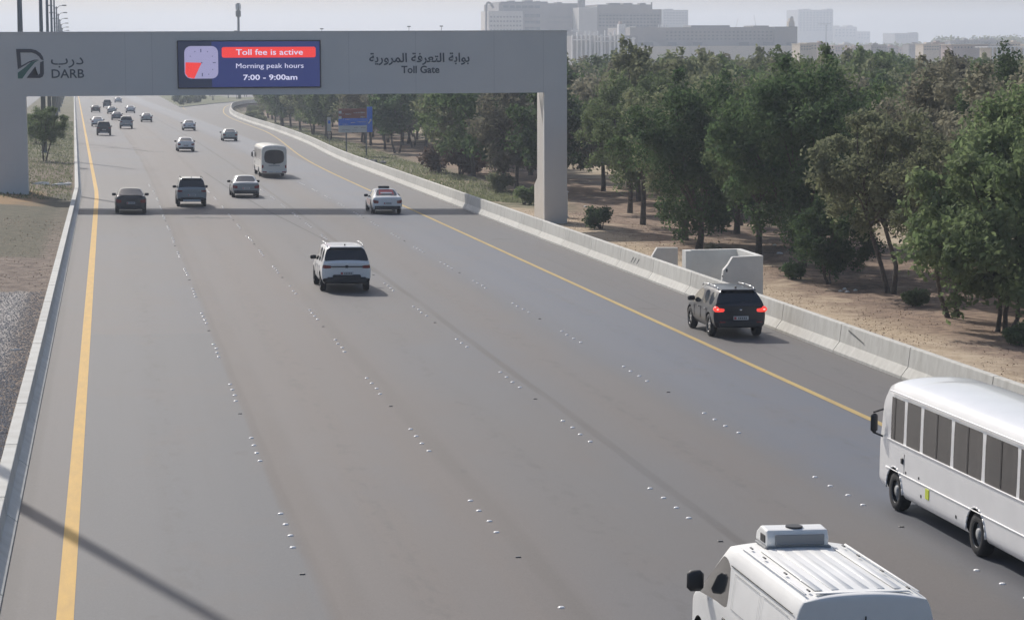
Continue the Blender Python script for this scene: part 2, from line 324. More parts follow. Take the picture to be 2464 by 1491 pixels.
# ------------------------------------------------------------------ carriageway
def road_material():
    g = NB('asphalt', 0.75)
    big = g.noise(0.09, (1, 0.35, 1), 5); mid = g.noise(0.6, (1, 0.12, 1), 5, off=4); fine = g.noise(28, detail=3, rough=0.8, off=2); streak = g.noise(2.2, (1, 0.02, 1), 4, off=7)
    xb = g.math('ADD', g.x, g.mul(g.ramp(g.y, 165, 900), 9.85))
    xw = g.math('ADD', xb, g.mul(g.math('SUBTRACT', mid, 0.5), 0.35))
    warm, cool = (0.119, 0.113, 0.110), (0.111, 0.115, 0.126)
    c = g.mix(g.ramp(big, 0.38, 0.62), warm, cool)
    c = g.mix(g.mul(g.mul(g.ramp(xw, 3.2, 3.4), g.ramp(xw, 9.4, 6.5)), 0.85), c, (0.137, 0.116, 0.103))           # browner second lane
    c = g.mix(g.mul(g.mul(g.ramp(xw, 11.2, 12.8), g.ramp(xw, 14.6, 13.6)), 0.7), c, (0.133, 0.115, 0.103))
    c = g.mix(g.mul(g.mul(g.ramp(xw, 14.0, 15.6), g.ramp(xb, 18.9, 18.4)), 0.95), c, (0.092, 0.107, 0.139))           # polished bluish slow lane
    c = g.mix(g.mul(g.ramp(xb, 18.3, 18.8), 0.75), c, (0.116, 0.109, 0.104))                                             # hard shoulder
    c = g.mix(g.mul(g.mul(g.ramp(xb, 3.25, 3.15), g.ramp(g.y, 77.4, 77.0)), g.mul(g.ramp(xb, -0.9, -0.7), 0.7)), c, (0.097, 0.104, 0.113))   # newer surfacing in the first lane
    c = g.mix(g.mul(g.ramp(xb, -0.8, -0.95), 0.6), c, (0.116, 0.106, 0.102))
    for ctr, w, s, k, col in ((3.30, 0.05, 0.13, 0.7, (0.085, 0.069, 0.061)), (3.6, 0.25, 0.3, 0.35, (0.073, 0.060, 0.053)), (11.28, 0.06, 0.12, 0.8, (0.065, 0.057, 0.053)), (7.25, 0.07, 0.3, 0.5, (0.090, 0.078, 0.068)), (15.1, 0.1, 0.4, 0.2, (0.085, 0.074, 0.068)), (19.9, 0.02, 0.05, 0.45, (0.068, 0.066, 0.065)), (-1.72, 0.03, 0.15, 0.55, (0.073, 0.068, 0.065))):
        c = g.mix(g.mul(g.mul(g.band(xw, ctr, w, s), g.ramp(mid, 0.3, 0.6, 0.35, 1.0)), k), c, col)
    for ctr in (0.35, 1.95, 4.3, 5.9, 8.2, 9.8, 12.0, 13.6, 15.9, 17.5):                                                 # wheel tracks
        c = g.mix(g.mul(g.band(xw, ctr, 0.25, 0.35), 0.16), c, (0.127, 0.127, 0.131))
    c = g.mix(g.mul(g.ramp(streak, 0.5, 0.75), 0.22), c, (0.085, 0.083, 0.082))
    c = g.mix(g.mul(g.ramp(fine, 0.42, 0.7), 0.22), c, (0.164, 0.162, 0.166)); c = g.mix(g.mul(g.ramp(fine, 0.5, 0.3), 0.25), c, (0.068, 0.068, 0.068))
    spots = g.noise(1.1, (1, 0.5, 1), 2, off=11); c = g.mix(g.mul(g.ramp(spots, 0.7, 0.78), 0.3), c, (0.061, 0.057, 0.057))
    blot = g.noise(0.33, (1, 0.45, 1), 7, rough=0.68, off=21); c = g.mix(g.mul(g.ramp(blot, 0.48, 0.66), 0.32), c, (0.128, 0.109, 0.100))
    blot2 = g.noise(0.2, (1, 0.25, 1), 6, rough=0.62, off=33); c = g.mix(g.mul(g.ramp(blot2, 0.5, 0.68), 0.35), c, (0.113, 0.121, 0.135))
    drip = g.noise(3.5, (1, 0.35, 1), 3, off=41); lane = g.math('ABSOLUTE', g.math('SUBTRACT', g.math('MODULO', g.math('ADD', xb, 8.6), 3.9), 1.95))
    c = g.mix(g.mul(g.mul(g.ramp(drip, 0.5, 0.68), g.ramp(lane, 0.55, 0.1)), 0.3), c, (0.069, 0.066, 0.066))
    grit = g.noise(9, (1, 0.6, 1), 4, rough=0.8, off=51); c = g.mix(g.mul(g.ramp(grit, 0.55, 0.72), 0.2), c, (0.182, 0.178, 0.174))
    g.color(c); g.bump(fine, 0.35, 0.01)
    g.b.inputs['Specular IOR Level'].default_value = 0.45
    g.n.links.new(g.ramp(g.mul(g.ramp(xw, 14.0, 15.6), g.ramp(xb, 18.9, 18.4)), 0, 1, 0.68, 0.58), g.b.inputs['Roughness']); return g.m
MT['road'] = road_material()
ry = list(range(-60, 300, 10))+list(range(300, 940, 20))
sheet('road', [[(xl(y)-0.12, y, road_z(xl(y)-0.12, y)), (8+bend(y), y, road_z(8+bend(y), y)), (xr(y)+0.35, y, road_z(xr(y)+0.35, y))] for y in ry], MT['road'])
MT['road_far'] = mat('far_asphalt', (0.2, 0.2, 0.2), rough=0.85, noise=0.06, scale=0.2)
sheet('opposite_road', [[(bend(y)-12, y, zr(y)+0.68), (bend(y)-30, y, zr(y)+0.68)] for y in list(range(150, 940, 20))], MT['road_far'])
def line(name, fx, w, y0, y1, m, step=10, dz=0.005):
    yy = []; y = y0
    while y < y1: yy.append(y); y += step
    yy.append(y1)
    return sheet(name, [[(fx(y)-w/2, y, road_z(fx(y), y)+dz+CF*w/2), (fx(y)+w/2, y, road_z(fx(y), y)+dz-CF*w/2)] for y in yy], m)
line('left_edge_line', lambda y: -0.83+bend(y), 0.27, -40, 900, MT['yellow'])
YR = [(0, 18.62), (205, 18.62), (235, 19.0), (270, 20.2), (303, 21.4), (340, 22.3), (400, 22.1), (440, 22.2), (480, 23.1), (515, 24.6), (560, 27.0), (600, 29.8), (640, 34.6), (680, 42)]
line('right_edge_line', lambda y: sum(interp(y+d, YR) for d in (-12, 0, 12))/3, 0.2, -40, 620, MT['yellow_pale'])
line('ramp_edge_line', lambda y: interp(y, [(520, 17.2), (545, 17.0), (565, 17.6), (600, 23.2), (640, 30)]), 0.2, 528, 640, MT['yellow_pale'])
# cracks, a sealed transverse joint and darker patches on the asphalt
MT['crack'] = mat('sealed_crack', (0.09, 0.088, 0.085), rough=0.9)
MT['dark_mark'] = mat('dark_road_mark', (0.10, 0.097, 0.094), rough=0.8)
def strip(name, pts, w, m, dz=0.004):
    random.seed(len(pts)*31+int(pts[0][1])); rows = []
    for (x0, y0), (x1, y1) in zip(pts, pts[1:]):
        n = 6
        for i in range(n):
            t = i/n; x = x0+(x1-x0)*t; y = y0+(y1-y0)*t+random.uniform(-.06, .06)*w*8; rows.append((x, y))
    rows.append(pts[-1]); d = Vector((pts[-1][0]-pts[0][0], pts[-1][1]-pts[0][1], 0)).normalized(); nrm = (-d.y, d.x)
    out = []
    for i, (x, y) in enumerate(rows):
        ww = w*random.uniform(0.6, 1.2)/2*(0.3 if i in (0, len(rows)-1) else 1)
        out.append([(x+nrm[0]*ww, y+nrm[1]*ww, road_z(x, y)+dz), (x-nrm[0]*ww, y-nrm[1]*ww, road_z(x, y)+dz)])
    return sheet(name, out, m)
strip('road_crack', [(-3, 265), (0, 265.2), (2.8, 259.5), (4.2, 253.5)], 0.5, MT['crack'])
strip('road_crack', [(11.15, 100), (10.9, 118), (9.6, 145), (8.6, 175), (7.9, 206)], 0.08, MT['crack'])
strip('dark_patch', [(4.3, 139.3), (5.6, 138.2), (7.0, 138.8)], 1.5, MT['dark_mark'])
strip('dark_patch', [(4.0, 253), (5.9, 252.6)], 1.8, MT['dark_mark'])
strip('manhole_mark', [(18.9, 84.2), (19.75, 84.0)], 0.16, MT['dark_mark'])
strip('manhole_mark', [(19.4, 120.5), (20.6, 120.3)], 0.3, MT['dark_mark'])

# raised lane studs, each one by itself
mb = MB(); mb.lathe_x([(0.0, 0.06), (0.012, 0.056), (0.022, 0.038), (0.027, 0.0)], 10)
mb.v = [(y, z, x) for x, y, z in mb.v]; stud_me = mb.mesh('road_stud', MT['white_stud'], True)
mb = MB(); mb.bbox(-0.05, 0.05, -0.045, 0.045, 0, 0.02, 0.014); cat_me = mb.mesh('reflector_stud', MT['dark_stud'])
rowname = ['first row of studs beside the left lane', 'second row of studs from the left edge', 'third row of studs beside the dark seam', 'fourth row of studs near the right edge line']
random.seed(3)
for r, X in enumerate((3.12, 7.0, 10.9, 14.72)):
    for k in range(-2, 15):
        for j in range(4):
            y = 41.9+r*0.95+9.6*k+1.1*j
            if y < 30 or (random.random() < 0.02): continue
            link('road_stud', stud_me, None, (X+bend(y)+random.uniform(-.03, .03), y, road_z(X, y)), (GR, 0, 0), 'small white domed ceramic stud in the '+rowname[r], 'road stud', 'white studs, '+rowname[r])
    for k in range(-1, 6):
        y = 39.6+r*0.95+19.2*k
        if y > 30: link('reflector_stud', cat_me, None, (X+random.uniform(-.03, .03), y, road_z(X, y)), (GR, 0, 0), 'grey square reflector stud in the '+rowname[r], 'road stud', 'square reflector studs, '+rowname[r])

# ------------------------------------------------------------------ concrete barriers, segment by segment
def barrier_profile(side):
    if side > 0: return [(0, -.1), (0, 0.08), (0.20, 0.34), (0.27, 0.87), (0.285, 0.89), (0.455, 0.89), (0.47, 0.87), (0.54, 0.34), (0.74, 0.08), (0.74, -.1)]
    return [(0, -.1), (0, 0.04), (-0.185, 0.18), (-0.21, 0.51), (-0.22, 0.52), (-0.46, 0.52), (-0.47, 0.51), (-0.47, -.1)]
def barrier_seg(name, fx, side, y0, y1, m, group, label):
    x0, x1 = fx(y0), fx(y1); L = math.hypot(x1-x0, y1-y0); ang = math.atan2(y1-y0, x1-x0)-math.pi/2
    key = (side, round(L, 2))
    if key not in BM:
        mb = MB(); mb.prism(barrier_profile(side), 0.03, L-0.03, 'y'); BM[key] = mb.mesh('concrete_barrier', m)
    z0, z1 = road_z(x0, y0), road_z(x1, y1)
    return link('concrete_barrier', BM[key], None, (x0, y0, z0), (math.atan2(z1-z0, L), 0, ang), label, 'barrier', group)
BM = {}
y = 63.7-6.4*5; k = 0; segs = []
while y < 690:
    L = 6.4; y1 = y+L
    for _ in range(4): y1 += (L-math.hypot(xr(y1)-xr(y), y1-y))*0.9
    lab, grp = [('pale concrete barrier segment beside the white minibus, nearest stretch of the right row', 'right barrier segments beside the minibus'), ('pale concrete barrier segment between the minibus and the black crossover', 'right barrier segments between minibus and crossover'),
        ('pale concrete barrier segment beside or just beyond the black crossover, before the enclosure', 'right barrier segments by the enclosure'), ('pale concrete barrier segment between the enclosure and the gantry column', 'right barrier segments short of the gantry'),
        ('small pale barrier segment on the straight stretch beyond the gantry column', 'right barrier segments beyond the gantry'), ('tiny pale barrier segment on the far curve of the slip road', 'right barrier segments on the far curve')][0 if y < 62 else 1 if y < 76 else 2 if y < 106 else 3 if y < 144 else 4 if y < 330 else 5]
    if k == 5: lab = 'concrete barrier segment with a dark diagonal scuff on its face'
    s = barrier_seg('concrete_barrier', xr, 1, y, y1, MT['concrete'], grp, lab); segs.append(s)
    if k == 5:
        q = MB(); q.add([(0.243, 5.6, 0.75), (0.215, 4.0, 0.53), (0.218, 4.0, 0.56), (0.247, 5.6, 0.80)], [(0, 1, 2, 3)]); q.v = [(x-0.012+0.03*0, yy_, z) for x, yy_, z in q.v]; q.obj('scuff_mark', MT['scuff'], s)
        s['group'] = ''; del s['group']
    if k == 10:
        q = MB()
        for a_ in (2.6, 3.2, 3.7): q.add([(0.235, a_, 0.66), (0.203, a_+.45, 0.42), (0.207, a_+.5, 0.45), (0.239, a_+.12, 0.70)], [(0, 1, 2, 3)])
        q.obj('scuff_mark', MT['scuff'], s, kind='stuff'); s['label'] = 'concrete barrier segment with several dark curved scuffs, left of the enclosure'; del s['group']
    y = y1; k += 1
y = 44.8-6.4*3
while y < 760:
    lab, grp = [('low pale barrier segment beside the gravel, nearest stretch of the left row', 'left barrier segments beside the gravel'), ('low pale barrier segment beside the bare soil short of the gantry', 'left barrier segments beside the soil'), ('small low barrier segment along the median beyond the gantry', 'left barrier segments beyond the gantry')][0 if y < 84 else 1 if y < 150 else 2]
    barrier_seg('median_barrier', xl, -1, y, y+6.4, MT['kerb_concrete'], grp, lab); y += 6.4

# ------------------------------------------------------------------ grass island where the slip road leaves
MT['island'] = mat('island_grass', (0.08, 0.10, 0.04), rough=0.95, noise=0.5, scale=0.8, col2=(0.19, 0.18, 0.09))
poly = [(16.6, 564), (17.5, 562.5), (21.5, 588), (27, 622), (34.5, 662), (44, 720), (52, 775), (60, 820), (17.0, 820), (16.9, 768), (16.7, 680), (16.6, 600)]
mb = MB(); n = len(poly)
mb.v = [(x, y, road_z(x, y)-0.05) for x, y in poly]+[(x, y, road_z(x, y)+0.18) for x, y in poly]
mb.f = [(i, (i+1) % n, n+(i+1) % n, n+i) for i in range(n)]+[tuple(range(n, 2*n))]; mb.mi = [1]*n+[0]
mb.obj('grass_island', [MT['island'], MT['kerb_concrete']], kind='structure')

# ------------------------------------------------------------------ toll gantry
GY = 155.0; z0 = zr(GY); ZB, ZT = z0+6.85, z0+10.86
gt = thing('toll_gantry', 'grey toll gantry spanning the motorway with lettering and electronic message panel', 'gantry', (0, 0, 0))
mb = MB(); mb.box(-7.35, 30.1, GY, GY+1.5, ZB, ZT); mb.obj('beam', MT['gantry'], gt)
mb = MB(); mb.box(-7.35, 30.12, GY-0.02, GY+1.52, ZT, ZT+0.09); mb.obj('coping', MT['gantry'], gt)
mb = MB(); mb.box(28.56, 30.1, GY, GY+0.42, z0-2.9, ZB-0.003); mb.obj('column_cladding', MT['gantry'], gt)
mb = MB(); mb.box(-7.35, -5.1, GY, GY+0.42, z0+0.3, ZB-0.003); mb.obj('column_cladding', MT['gantry'], gt)
for xa, xb_, base in ((28.62, 30.04, z0-3.0), (-7.3, -5.16, z0+0.2)):
    pr = [(GY+0.423, base), (GY+4.1, base), (GY+4.1, z0+1.1-0.6*(xa > 0)), (GY+3.0, z0+1.65-0.6*(xa > 0)), (GY+2.9, ZB-0.003), (GY+2.5, ZB-0.003), (GY+0.43, z0+4.2)]
    mb = MB(); mb.prism(pr, xa, xb_, 'x'); mb.obj('column', MT['gantry_col'], gt)
mb = MB(); mb.bbox(-6.5, -5.9, GY-0.025, GY-0.002, z0+1.7, z0+2.6, 0.01); mb.obj('access_hatch', MT['gantry'], gt)
for xx in (1.2, 2.9, 15.6, 20.0, 25.2, 28.5):      # cladding seams
    mb = MB(); mb.box(xx, xx+0.018, GY-0.004, GY-0.001, ZB+0.01, ZT-0.01); mb.obj('panel_seam', MT['joint'] if False else mat('seam', (0.48, 0.485, 0.49)) if 'seam' not in MT else MT['seam'], gt); MT['seam'] = bpy.data.materials['seam']
def gxz(px, py):                                   # reads a point off the beam's face
    x = (px-248.0)/37.18; t = (x+5)/33; s = 38.1+(36.6-38.1)*t
    return x, z0+7.06+((225-9*t)-py)/s
def P(pts, sx, ox, oy): return [gxz((ox+p[0]*sx)/1.0552, (oy+p[1]*sx)/1.0552) for p in pts]
FY = GY-0.03
# message panel
pf = MB(); a = gxz(416, 98); b = gxz(760, 211.5)
pf.bbox(a[0], b[0], GY-0.14, GY-0.001, b[1], a[1], 0.03); panel = pf.obj('message_panel', MT['trim'], gt)
FY = GY-0.15
def face_poly(name, pts, m, parent, y=FY, t=0.008):
    mb = MB(); mb.prism(pts, y-t, y, 'y'); return mb.obj(name, m, parent)
def rrect(x0, x1, z0_, z1, r, n=5):
    out = []
    for cx, cz, a0 in ((x1-r, z1-r, 0), (x0+r, z1-r, 90), (x0+r, z0_+r, 180), (x1-r, z0_+r, 270)):
        out += [(cx+r*math.cos(R_(a0+90*i/n)), cz+r*math.sin(R_(a0+90*i/n))) for i in range(n+1)]
    return out
scr = face_poly('screen', [(a[0]+.08, b[1]+.08), (b[0]-.08, b[1]+.08), (b[0]-.08, a[1]-.08), (a[0]+.08, a[1]-.08)], MT['led_blue'], panel, FY+0.012)
mb = MB(); mb.box(a[0]+.09, a[0]+2.2, FY-0.001, FY+0.004, b[1]+.09, a[1]-.09); mb.obj('screen_dark_side', MT['led_dark'], panel)
c0 = gxz(432.7, 190); c1 = gxz(513, 111.2); FY2 = FY-0.004
face_poly('clock_face', rrect(c0[0], c1[0], c0[1], c1[1], 0.42), MT['led_lilac'], panel, FY2)
q = P([(240, 210), (118, 207), (114, 290), (135, 322), (182, 331)], 0.3328, 420, 90); face_poly('clock_wedge', q, MT['led_red'], panel, FY2-0.009)
for (u, v, w, h) in ((235, 117, 7, 26), (335, 209, 22, 6), (243, 301, 7, 26), (190, 125, 5, 8), (285, 125, 5, 8), (322, 160, 8, 5), (322, 262, 8, 5), (292, 298, 5, 8), (155, 160, 8, 5), (240, 210, 9, 9)):
    q = P([(u-w/2, v-h/2), (u+w/2, v-h/2), (u+w/2, v+h/2), (u-w/2, v+h/2)], 0.3328, 420, 90); face_poly('clock_mark', q, MT['led_ink'], panel, FY2-0.02)
r0 = gxz(522, 139.5); r1 = gxz(747.5, 113); face_poly('red_banner', rrect(r0[0], r1[0], r0[1], r1[1], 0.13), MT['led_red'], panel, FY2)
def lettering(s, x0, x1, yb, yt, m, y, par, bold=0.014, asc=True):
    p0 = gxz(x0, yb); p1 = gxz(x1, yt); return text_fit('lettering', s, p0[0], p1[0], p0[1], p1[1], y, m, par, bold)
lettering('Toll fee is active', 555.7, 716.6, 133, 118.5, MT['led_white'], FY2-0.012, panel, 0.008)
lettering('Morning peak hours', 555.7, 718, 168.5, 152.5, MT['led_white'], FY2-0.004, panel, 0.0)
lettering('7:00 - 9:00am', 572.4, 702.4, 193.5, 179.5, MT['led_white'], FY2-0.004, panel, 0.016)
WY = GY-0.004
vis = lambda s: s[::-1]
ar = vis('\uFE91\uFEEE\uFE8D\uFE91\uFE94')+' '
ar = vis('\uFE8D\uFEDF\uFEE4\uFEAE\uFEED\uFEAD\uFEF3\uFE94')+' '+vis('\uFE8D\uFEDF\uFE98\uFECC\uFEAE\uFED3\uFE94')+' '+vis('\uFE91\uFEEE\uFE8D\uFE91\uFE94')
lettering(ar, 878, 1124.4, 158, 127, MT['letter_dark'], WY, gt, 0.018)
lettering('Toll Gate', 956.3, 1050, 177.2, 158.5, MT['letter_dark'], WY, gt, 0.02)
lettering('DARB', 119.3, 195.5, 188.5, 166.8, MT['letter_dark'], WY, gt, 0.012)
lettering(vis('\uFEA9\uFEAD\uFE8F'), 118.5, 194.6, 164, 138.4, MT['letter_dark'], WY, gt, 0.004)
for pts, m in (([(225, 250), (430, 250), (500, 268), (560, 312), (592, 365), (600, 415), (562, 398), (540, 360), (500, 325), (440, 300), (282, 300), (292, 490), (243, 540)], 'logo_dark'),
               ([(243, 542), (292, 488), (400, 428), (470, 404), (535, 400), (450, 425), (395, 450)], 'logo_dark'),
               ([(240, 590), (330, 522), (430, 432), (540, 408), (480, 442), (380, 560), (300, 672), (240, 672)], 'logo_green'),
               ([(600, 420), (600, 600), (582, 645), (545, 664), (360, 664), (482, 500), (492, 522), (440, 622), (520, 622), (545, 600), (550, 440)], 'logo_dark')):
    mb = MB(); q = P(pts, 0.17857, 0, 80); me = None
    bm = bmesh.new(); vs = [bm.verts.new((p[0], WY, p[1])) for p in q]; f = bm.faces.new(vs); r = bmesh.ops.triangulate(bm, faces=[f]); r = bmesh.ops.extrude_face_region(bm, geom=bm.faces[:])
    for v in [e for e in r['geom'] if isinstance(e, bmesh.types.BMVert)]: v.co.y -= 0.025
    bmesh.ops.recalc_face_normals(bm, faces=bm.faces[:]); me = bpy.data.meshes.new('emblem'); bm.to_mesh(me); bm.free(); me.materials.append(MT[m]); link('emblem_piece', me, gt)
# small white cabinet behind the right column
cb = thing('roadside_cabinet', 'small white electrical cabinet behind the right gantry column', 'cabinet', (31.2, 163, gz(31.2, 163)))
mb = MB(); mb.bbox(-.45, .45, -.3, .3, 0.1, 1.75, 0.03); mb.obj('body', MT['sign_white'], cb)
mb = MB(); mb.bbox(-.5, .5, -.35, .35, 1.75, 1.84, 0.02); mb.obj('top', MT['sign_white'], cb)
mb = MB(); mb.bbox(-.5, .5, -.35, .35, -0.3, 0.1, 0.02); mb.obj('plinth', MT['concrete'], cb)

# ------------------------------------------------------------------ white walled enclosure behind the right barrier
en = thing('concrete_enclosure', 'open-topped white concrete enclosure with a broken front wall behind the barrier', 'enclosure', (0, 0, 0))
gb = road_z(24, 92)-1.9; zt = road_z(24, 92)+1.33
mb = MB(); mb.box(23.25, 25.75, 94.6, 94.85, gb, zt); mb.obj('back_wall', MT['pale_wall'], en)
mb = MB(); mb.box(25.5, 25.75, 91.7, 94.598, gb, zt+0.002); mb.obj('side_wall', MT['pale_wall'], en)
mb = MB(); mb.prism([(25.75, gb), (25.75, zt+0.004), (24.5, zt-0.03), (24.3, zt-0.35), (24.12, zt-0.55), (24.05, zt-1.1), (23.98, gb)], 91.45, 91.698, 'y'); mb.obj('front_wall', MT['pale_wall'], en)
mb = MB(); mb.box(23.25, 23.5, 94.2, 94.598, gb, zt+0.002); mb.obj('wall_stub', MT['pale_wall'], en)
for (x, z, w, h) in ((24.22, zt-0.62, .06, .12), (24.05, zt-0.82, .035, .06)):
    mb = MB(); mb.box(x, x+w, 91.43, 91.447, z, z+h); mb.obj('hole', MT['joint'], en)
ww = thing('wing_wall', 'low white concrete wall with a sloping end just beyond the enclosure', 'wall', (0, 0, 0))
g2 = road_z(24, 102)-1.9; zt2 = road_z(24, 102)+0.78
mb = MB(); mb.prism([(23.75, g2), (23.75, zt2-0.75), (24.2, zt2), (25.15, zt2-0.02), (25.15, g2)], 103.4, 103.65, 'y'); mb.obj('wall', MT['pale_wall'], ww)

# ------------------------------------------------------------------ tall lamp posts along the median
def lamp_post():
    t = thing('lamp_post', '', 'lamp post')
    mb = MB(); mb.tube((0, 0, -0.3), (0, 0, 20), 0.27, 0.13, 12); mb.obj('pole', MT['pole'], t, True)
    mb = MB(); mb.bbox(-.32, .32, -.32, .32, -0.3, 0.12, 0.03); mb.obj('base', MT['kerb_concrete'], t)
    for s in (-1, 1):
        mb = MB(); mb.tube((0, 0, 19.5), (s*.5, 0, 20.1), 0.07, 0.06, 8); mb.tube((s*.5, 0, 20.1), (s*1.2, 0, 20.2), 0.06, 0.05, 8); mb.obj('arm', MT['pole'], t, True)
        mb = MB(); mb.bbox(s*1.5-.42, s*1.5+.42, -.2, .2, 20.1, 20.32, 0.05); mb.obj('lamp_head', MT['pole'], t)
    return t
LP = lamp_post()
for i in range(14):
    if i == 1: continue
    y = 59.3+58.0*i-(i > 1)*.8; x = (-6.1 if i < 2 else -5.9 if i == 2 else -5.15)+bend(y)
    lab = 'tall grey median lamp post rising above the gate, in the receding row'
    grp = 'median lamp posts receding behind the gate'
    if i == 0: lab, grp = 'nearest median lamp post, outside the left frame edge, shadow crossing the lane', None
    if i == 2: lab, grp = 'thickest lamp post, leftmost above the gate, standing behind its left column', None
    if i == 3: lab, grp = 'second lamp post from the left above the gate', None
    if i == 0: o = LP; o.location = (x, y, zr(y)+.62); o['label'] = lab
    else: o = copy_thing(LP, (x, y, zr(y)+.62), None, lab, grp)
# telecom mast
tm = thing('telecom_mast', 'slim telecom mast with grey antenna drum, rising behind the message panel', 'mast', (39.4, 720, gz(60, 720)))
mb = MB(); mb.tube((0, 0, -1), (0, 0, 28), 0.5, 0.36, 10); mb.obj('pole', MT['pole'], tm, True)
for z in (26.4, 28.4):
    mb = MB()
    for k in range(6):
        t = k*math.pi/3; cx, cy = 0.62*math.cos(t), 0.62*math.sin(t); mb.bbox(cx-.16, cx+.16, cy-.13, cy+.13, z, z+1.75, 0.04)
    mb.obj('antenna_cluster', MT['sign_white'] if z > 27 else MT['pole'], tm, kind='stuff')
mb = MB(); mb.tube((0, 0, 26.2), (0, 0, 30.4), 0.5, 0.5, 10); mb.obj('drum', MT['pole'], tm, True)
# far floodlight posts just showing over the beam
for px, X, y, h in ((0, 37.5, 700, 21.5), (1, 68, 760, 23.2), (2, 96, 760, 23.6), (3, 106.5, 760, 23.8)):
    t = thing('far_lamp_post', 'tiny far lamp post tip just showing over the gantry beam', 'lamp post', (X, y, gz(X+20, y)), group='far lamp post tips above the beam')
    mb = MB(); mb.tube((0, 0, -1), (0, 0, h), 0.12, 0.08, 6); mb.obj('pole', MT['pole'], t)
    mb = MB(); mb.bbox(-.55, .55, -.15, .15, h, h+0.35, 0.05); mb.obj('lamp_head', MT['pole'], t)

# ------------------------------------------------------------------ direction sign and small sign behind the barrier
SX, SY = 27.15, 284.0; sz = gz(SX, SY)
sg = thing('direction_sign', 'brown, blue and white direction sign on two posts before the trees', 'road sign', (SX, SY, sz))
def sp(px, pz): return ((px-808)/20.35, 9.85*0+ (386-pz)/20.35)      # local metres
for X in (1.05, 3.45):
    mb = MB(); mb.tube((X, 0.12, -0.4), (X, 0.12, 3.0), 0.09, 0.09, 8); mb.obj('post', MT['pole'], sg)
Z0, Z1 = 2.75, 5.6
mb = MB(); mb.box(0.12, 3.52, 0.0, 0.06, Z0, Z1); board = mb.obj('board', MT['sign_grey'], sg)
mb = MB(); mb.box(0.12, 3.52, -0.02, -0.002, Z0+1.7, Z1); mb.obj('brown_panel', MT['sign_brown'], sg)
mb = MB(); mb.box(0.12, 3.52, -0.02, -0.002, Z0+0.83, Z0+1.695); mb.obj('blue_panel', MT['sign_blue'], sg)
mb = MB(); mb.box(0.12, 3.52, -0.02, -0.002, Z0, Z0+0.825); mb.obj('white_panel', MT['sign_white'], sg)
mb = MB(); mb.bbox(3.56, 4.2, -0.03, 0.06, Z0, Z1+0.2, 0.02); mb.obj('blue_arrow_panel', MT['sign_blue'], sg)
mb = MB(); mb.prism([(3.66, Z0+1.1), (3.78, Z0+1.0), (4.0, Z0+1.35), (4.08, Z0+1.3), (4.06, Z0+1.62), (3.84, Z0+1.5), (3.9, Z0+1.44)], -0.045, -0.031, 'y'); mb.obj('arrow', MT['sign_white'], sg)
for z in (Z0+2.25, Z0+1.6): mb = MB(); mb.bbox(0.16, 0.5, -0.04, -0.022, z, z+0.32, 0.01); mb.obj('route_badge', MT['sign_white'], sg)
random.seed(5)
for (x, z, w, h, m) in ((1.95, Z0+2.25, .4, .14, 'sign_white'), (2.45, Z0+2.3, .85, .13, 'sign_white'), (2.75, Z0+1.75, .6, .14, 'sign_white'), (0.65, Z0+2.15, .1, .16, 'sign_white'), (0.95, Z0+2.12, .75, .12, 'sign_white'), (0.65, Z0+1.55, .1, .13, 'sign_white'), (0.95, Z0+1.5, .6, .11, 'sign_white'),
                        (1.6, Z0+1.08, .55, .14, 'sign_white'), (2.35, Z0+1.18, 1.05, .12, 'sign_white'), (0.6, Z0+0.92, .7, .1, 'sign_white'), (2.0, Z0+.5, .5, .12, 'sign_grey'), (2.8, Z0+.5, .6, .12, 'sign_grey'), (0.6, Z0+.25, .9, .11, 'sign_grey'), (1.8, Z0+.2, .5, .11, 'sign_grey')):
    mb = MB(); xx = x
    while xx < x+w-0.02:
        ww_ = random.uniform(.05, .1); mb.box(xx, min(xx+ww_, x+w), -0.03, -0.0215, z+random.uniform(0, .04), z+h-random.uniform(0, .05)); xx += ww_+0.03
    mb.obj('lettering', MT[m], sg)
s2 = thing('small_sign', 'small white rectangular sign on a post left of the direction sign', 'road sign', (29.65, 322, gz(29.65, 322)))
mb = MB(); mb.tube((0, 0.05, -.3), (0, 0.05, 3.4), 0.04, 0.04, 6); mb.obj('post', MT['pole'], s2)
mb = MB(); mb.bbox(-.28, .28, 0, .04, 2.0, 3.9, 0.01); mb.obj('board', MT['sign_white'], s2)
mb = MB(); mb.box(-.16, .16, -.01, -.002, 3.0, 3.45); mb.obj('blue_symbol', MT['sign_blue'], s2)

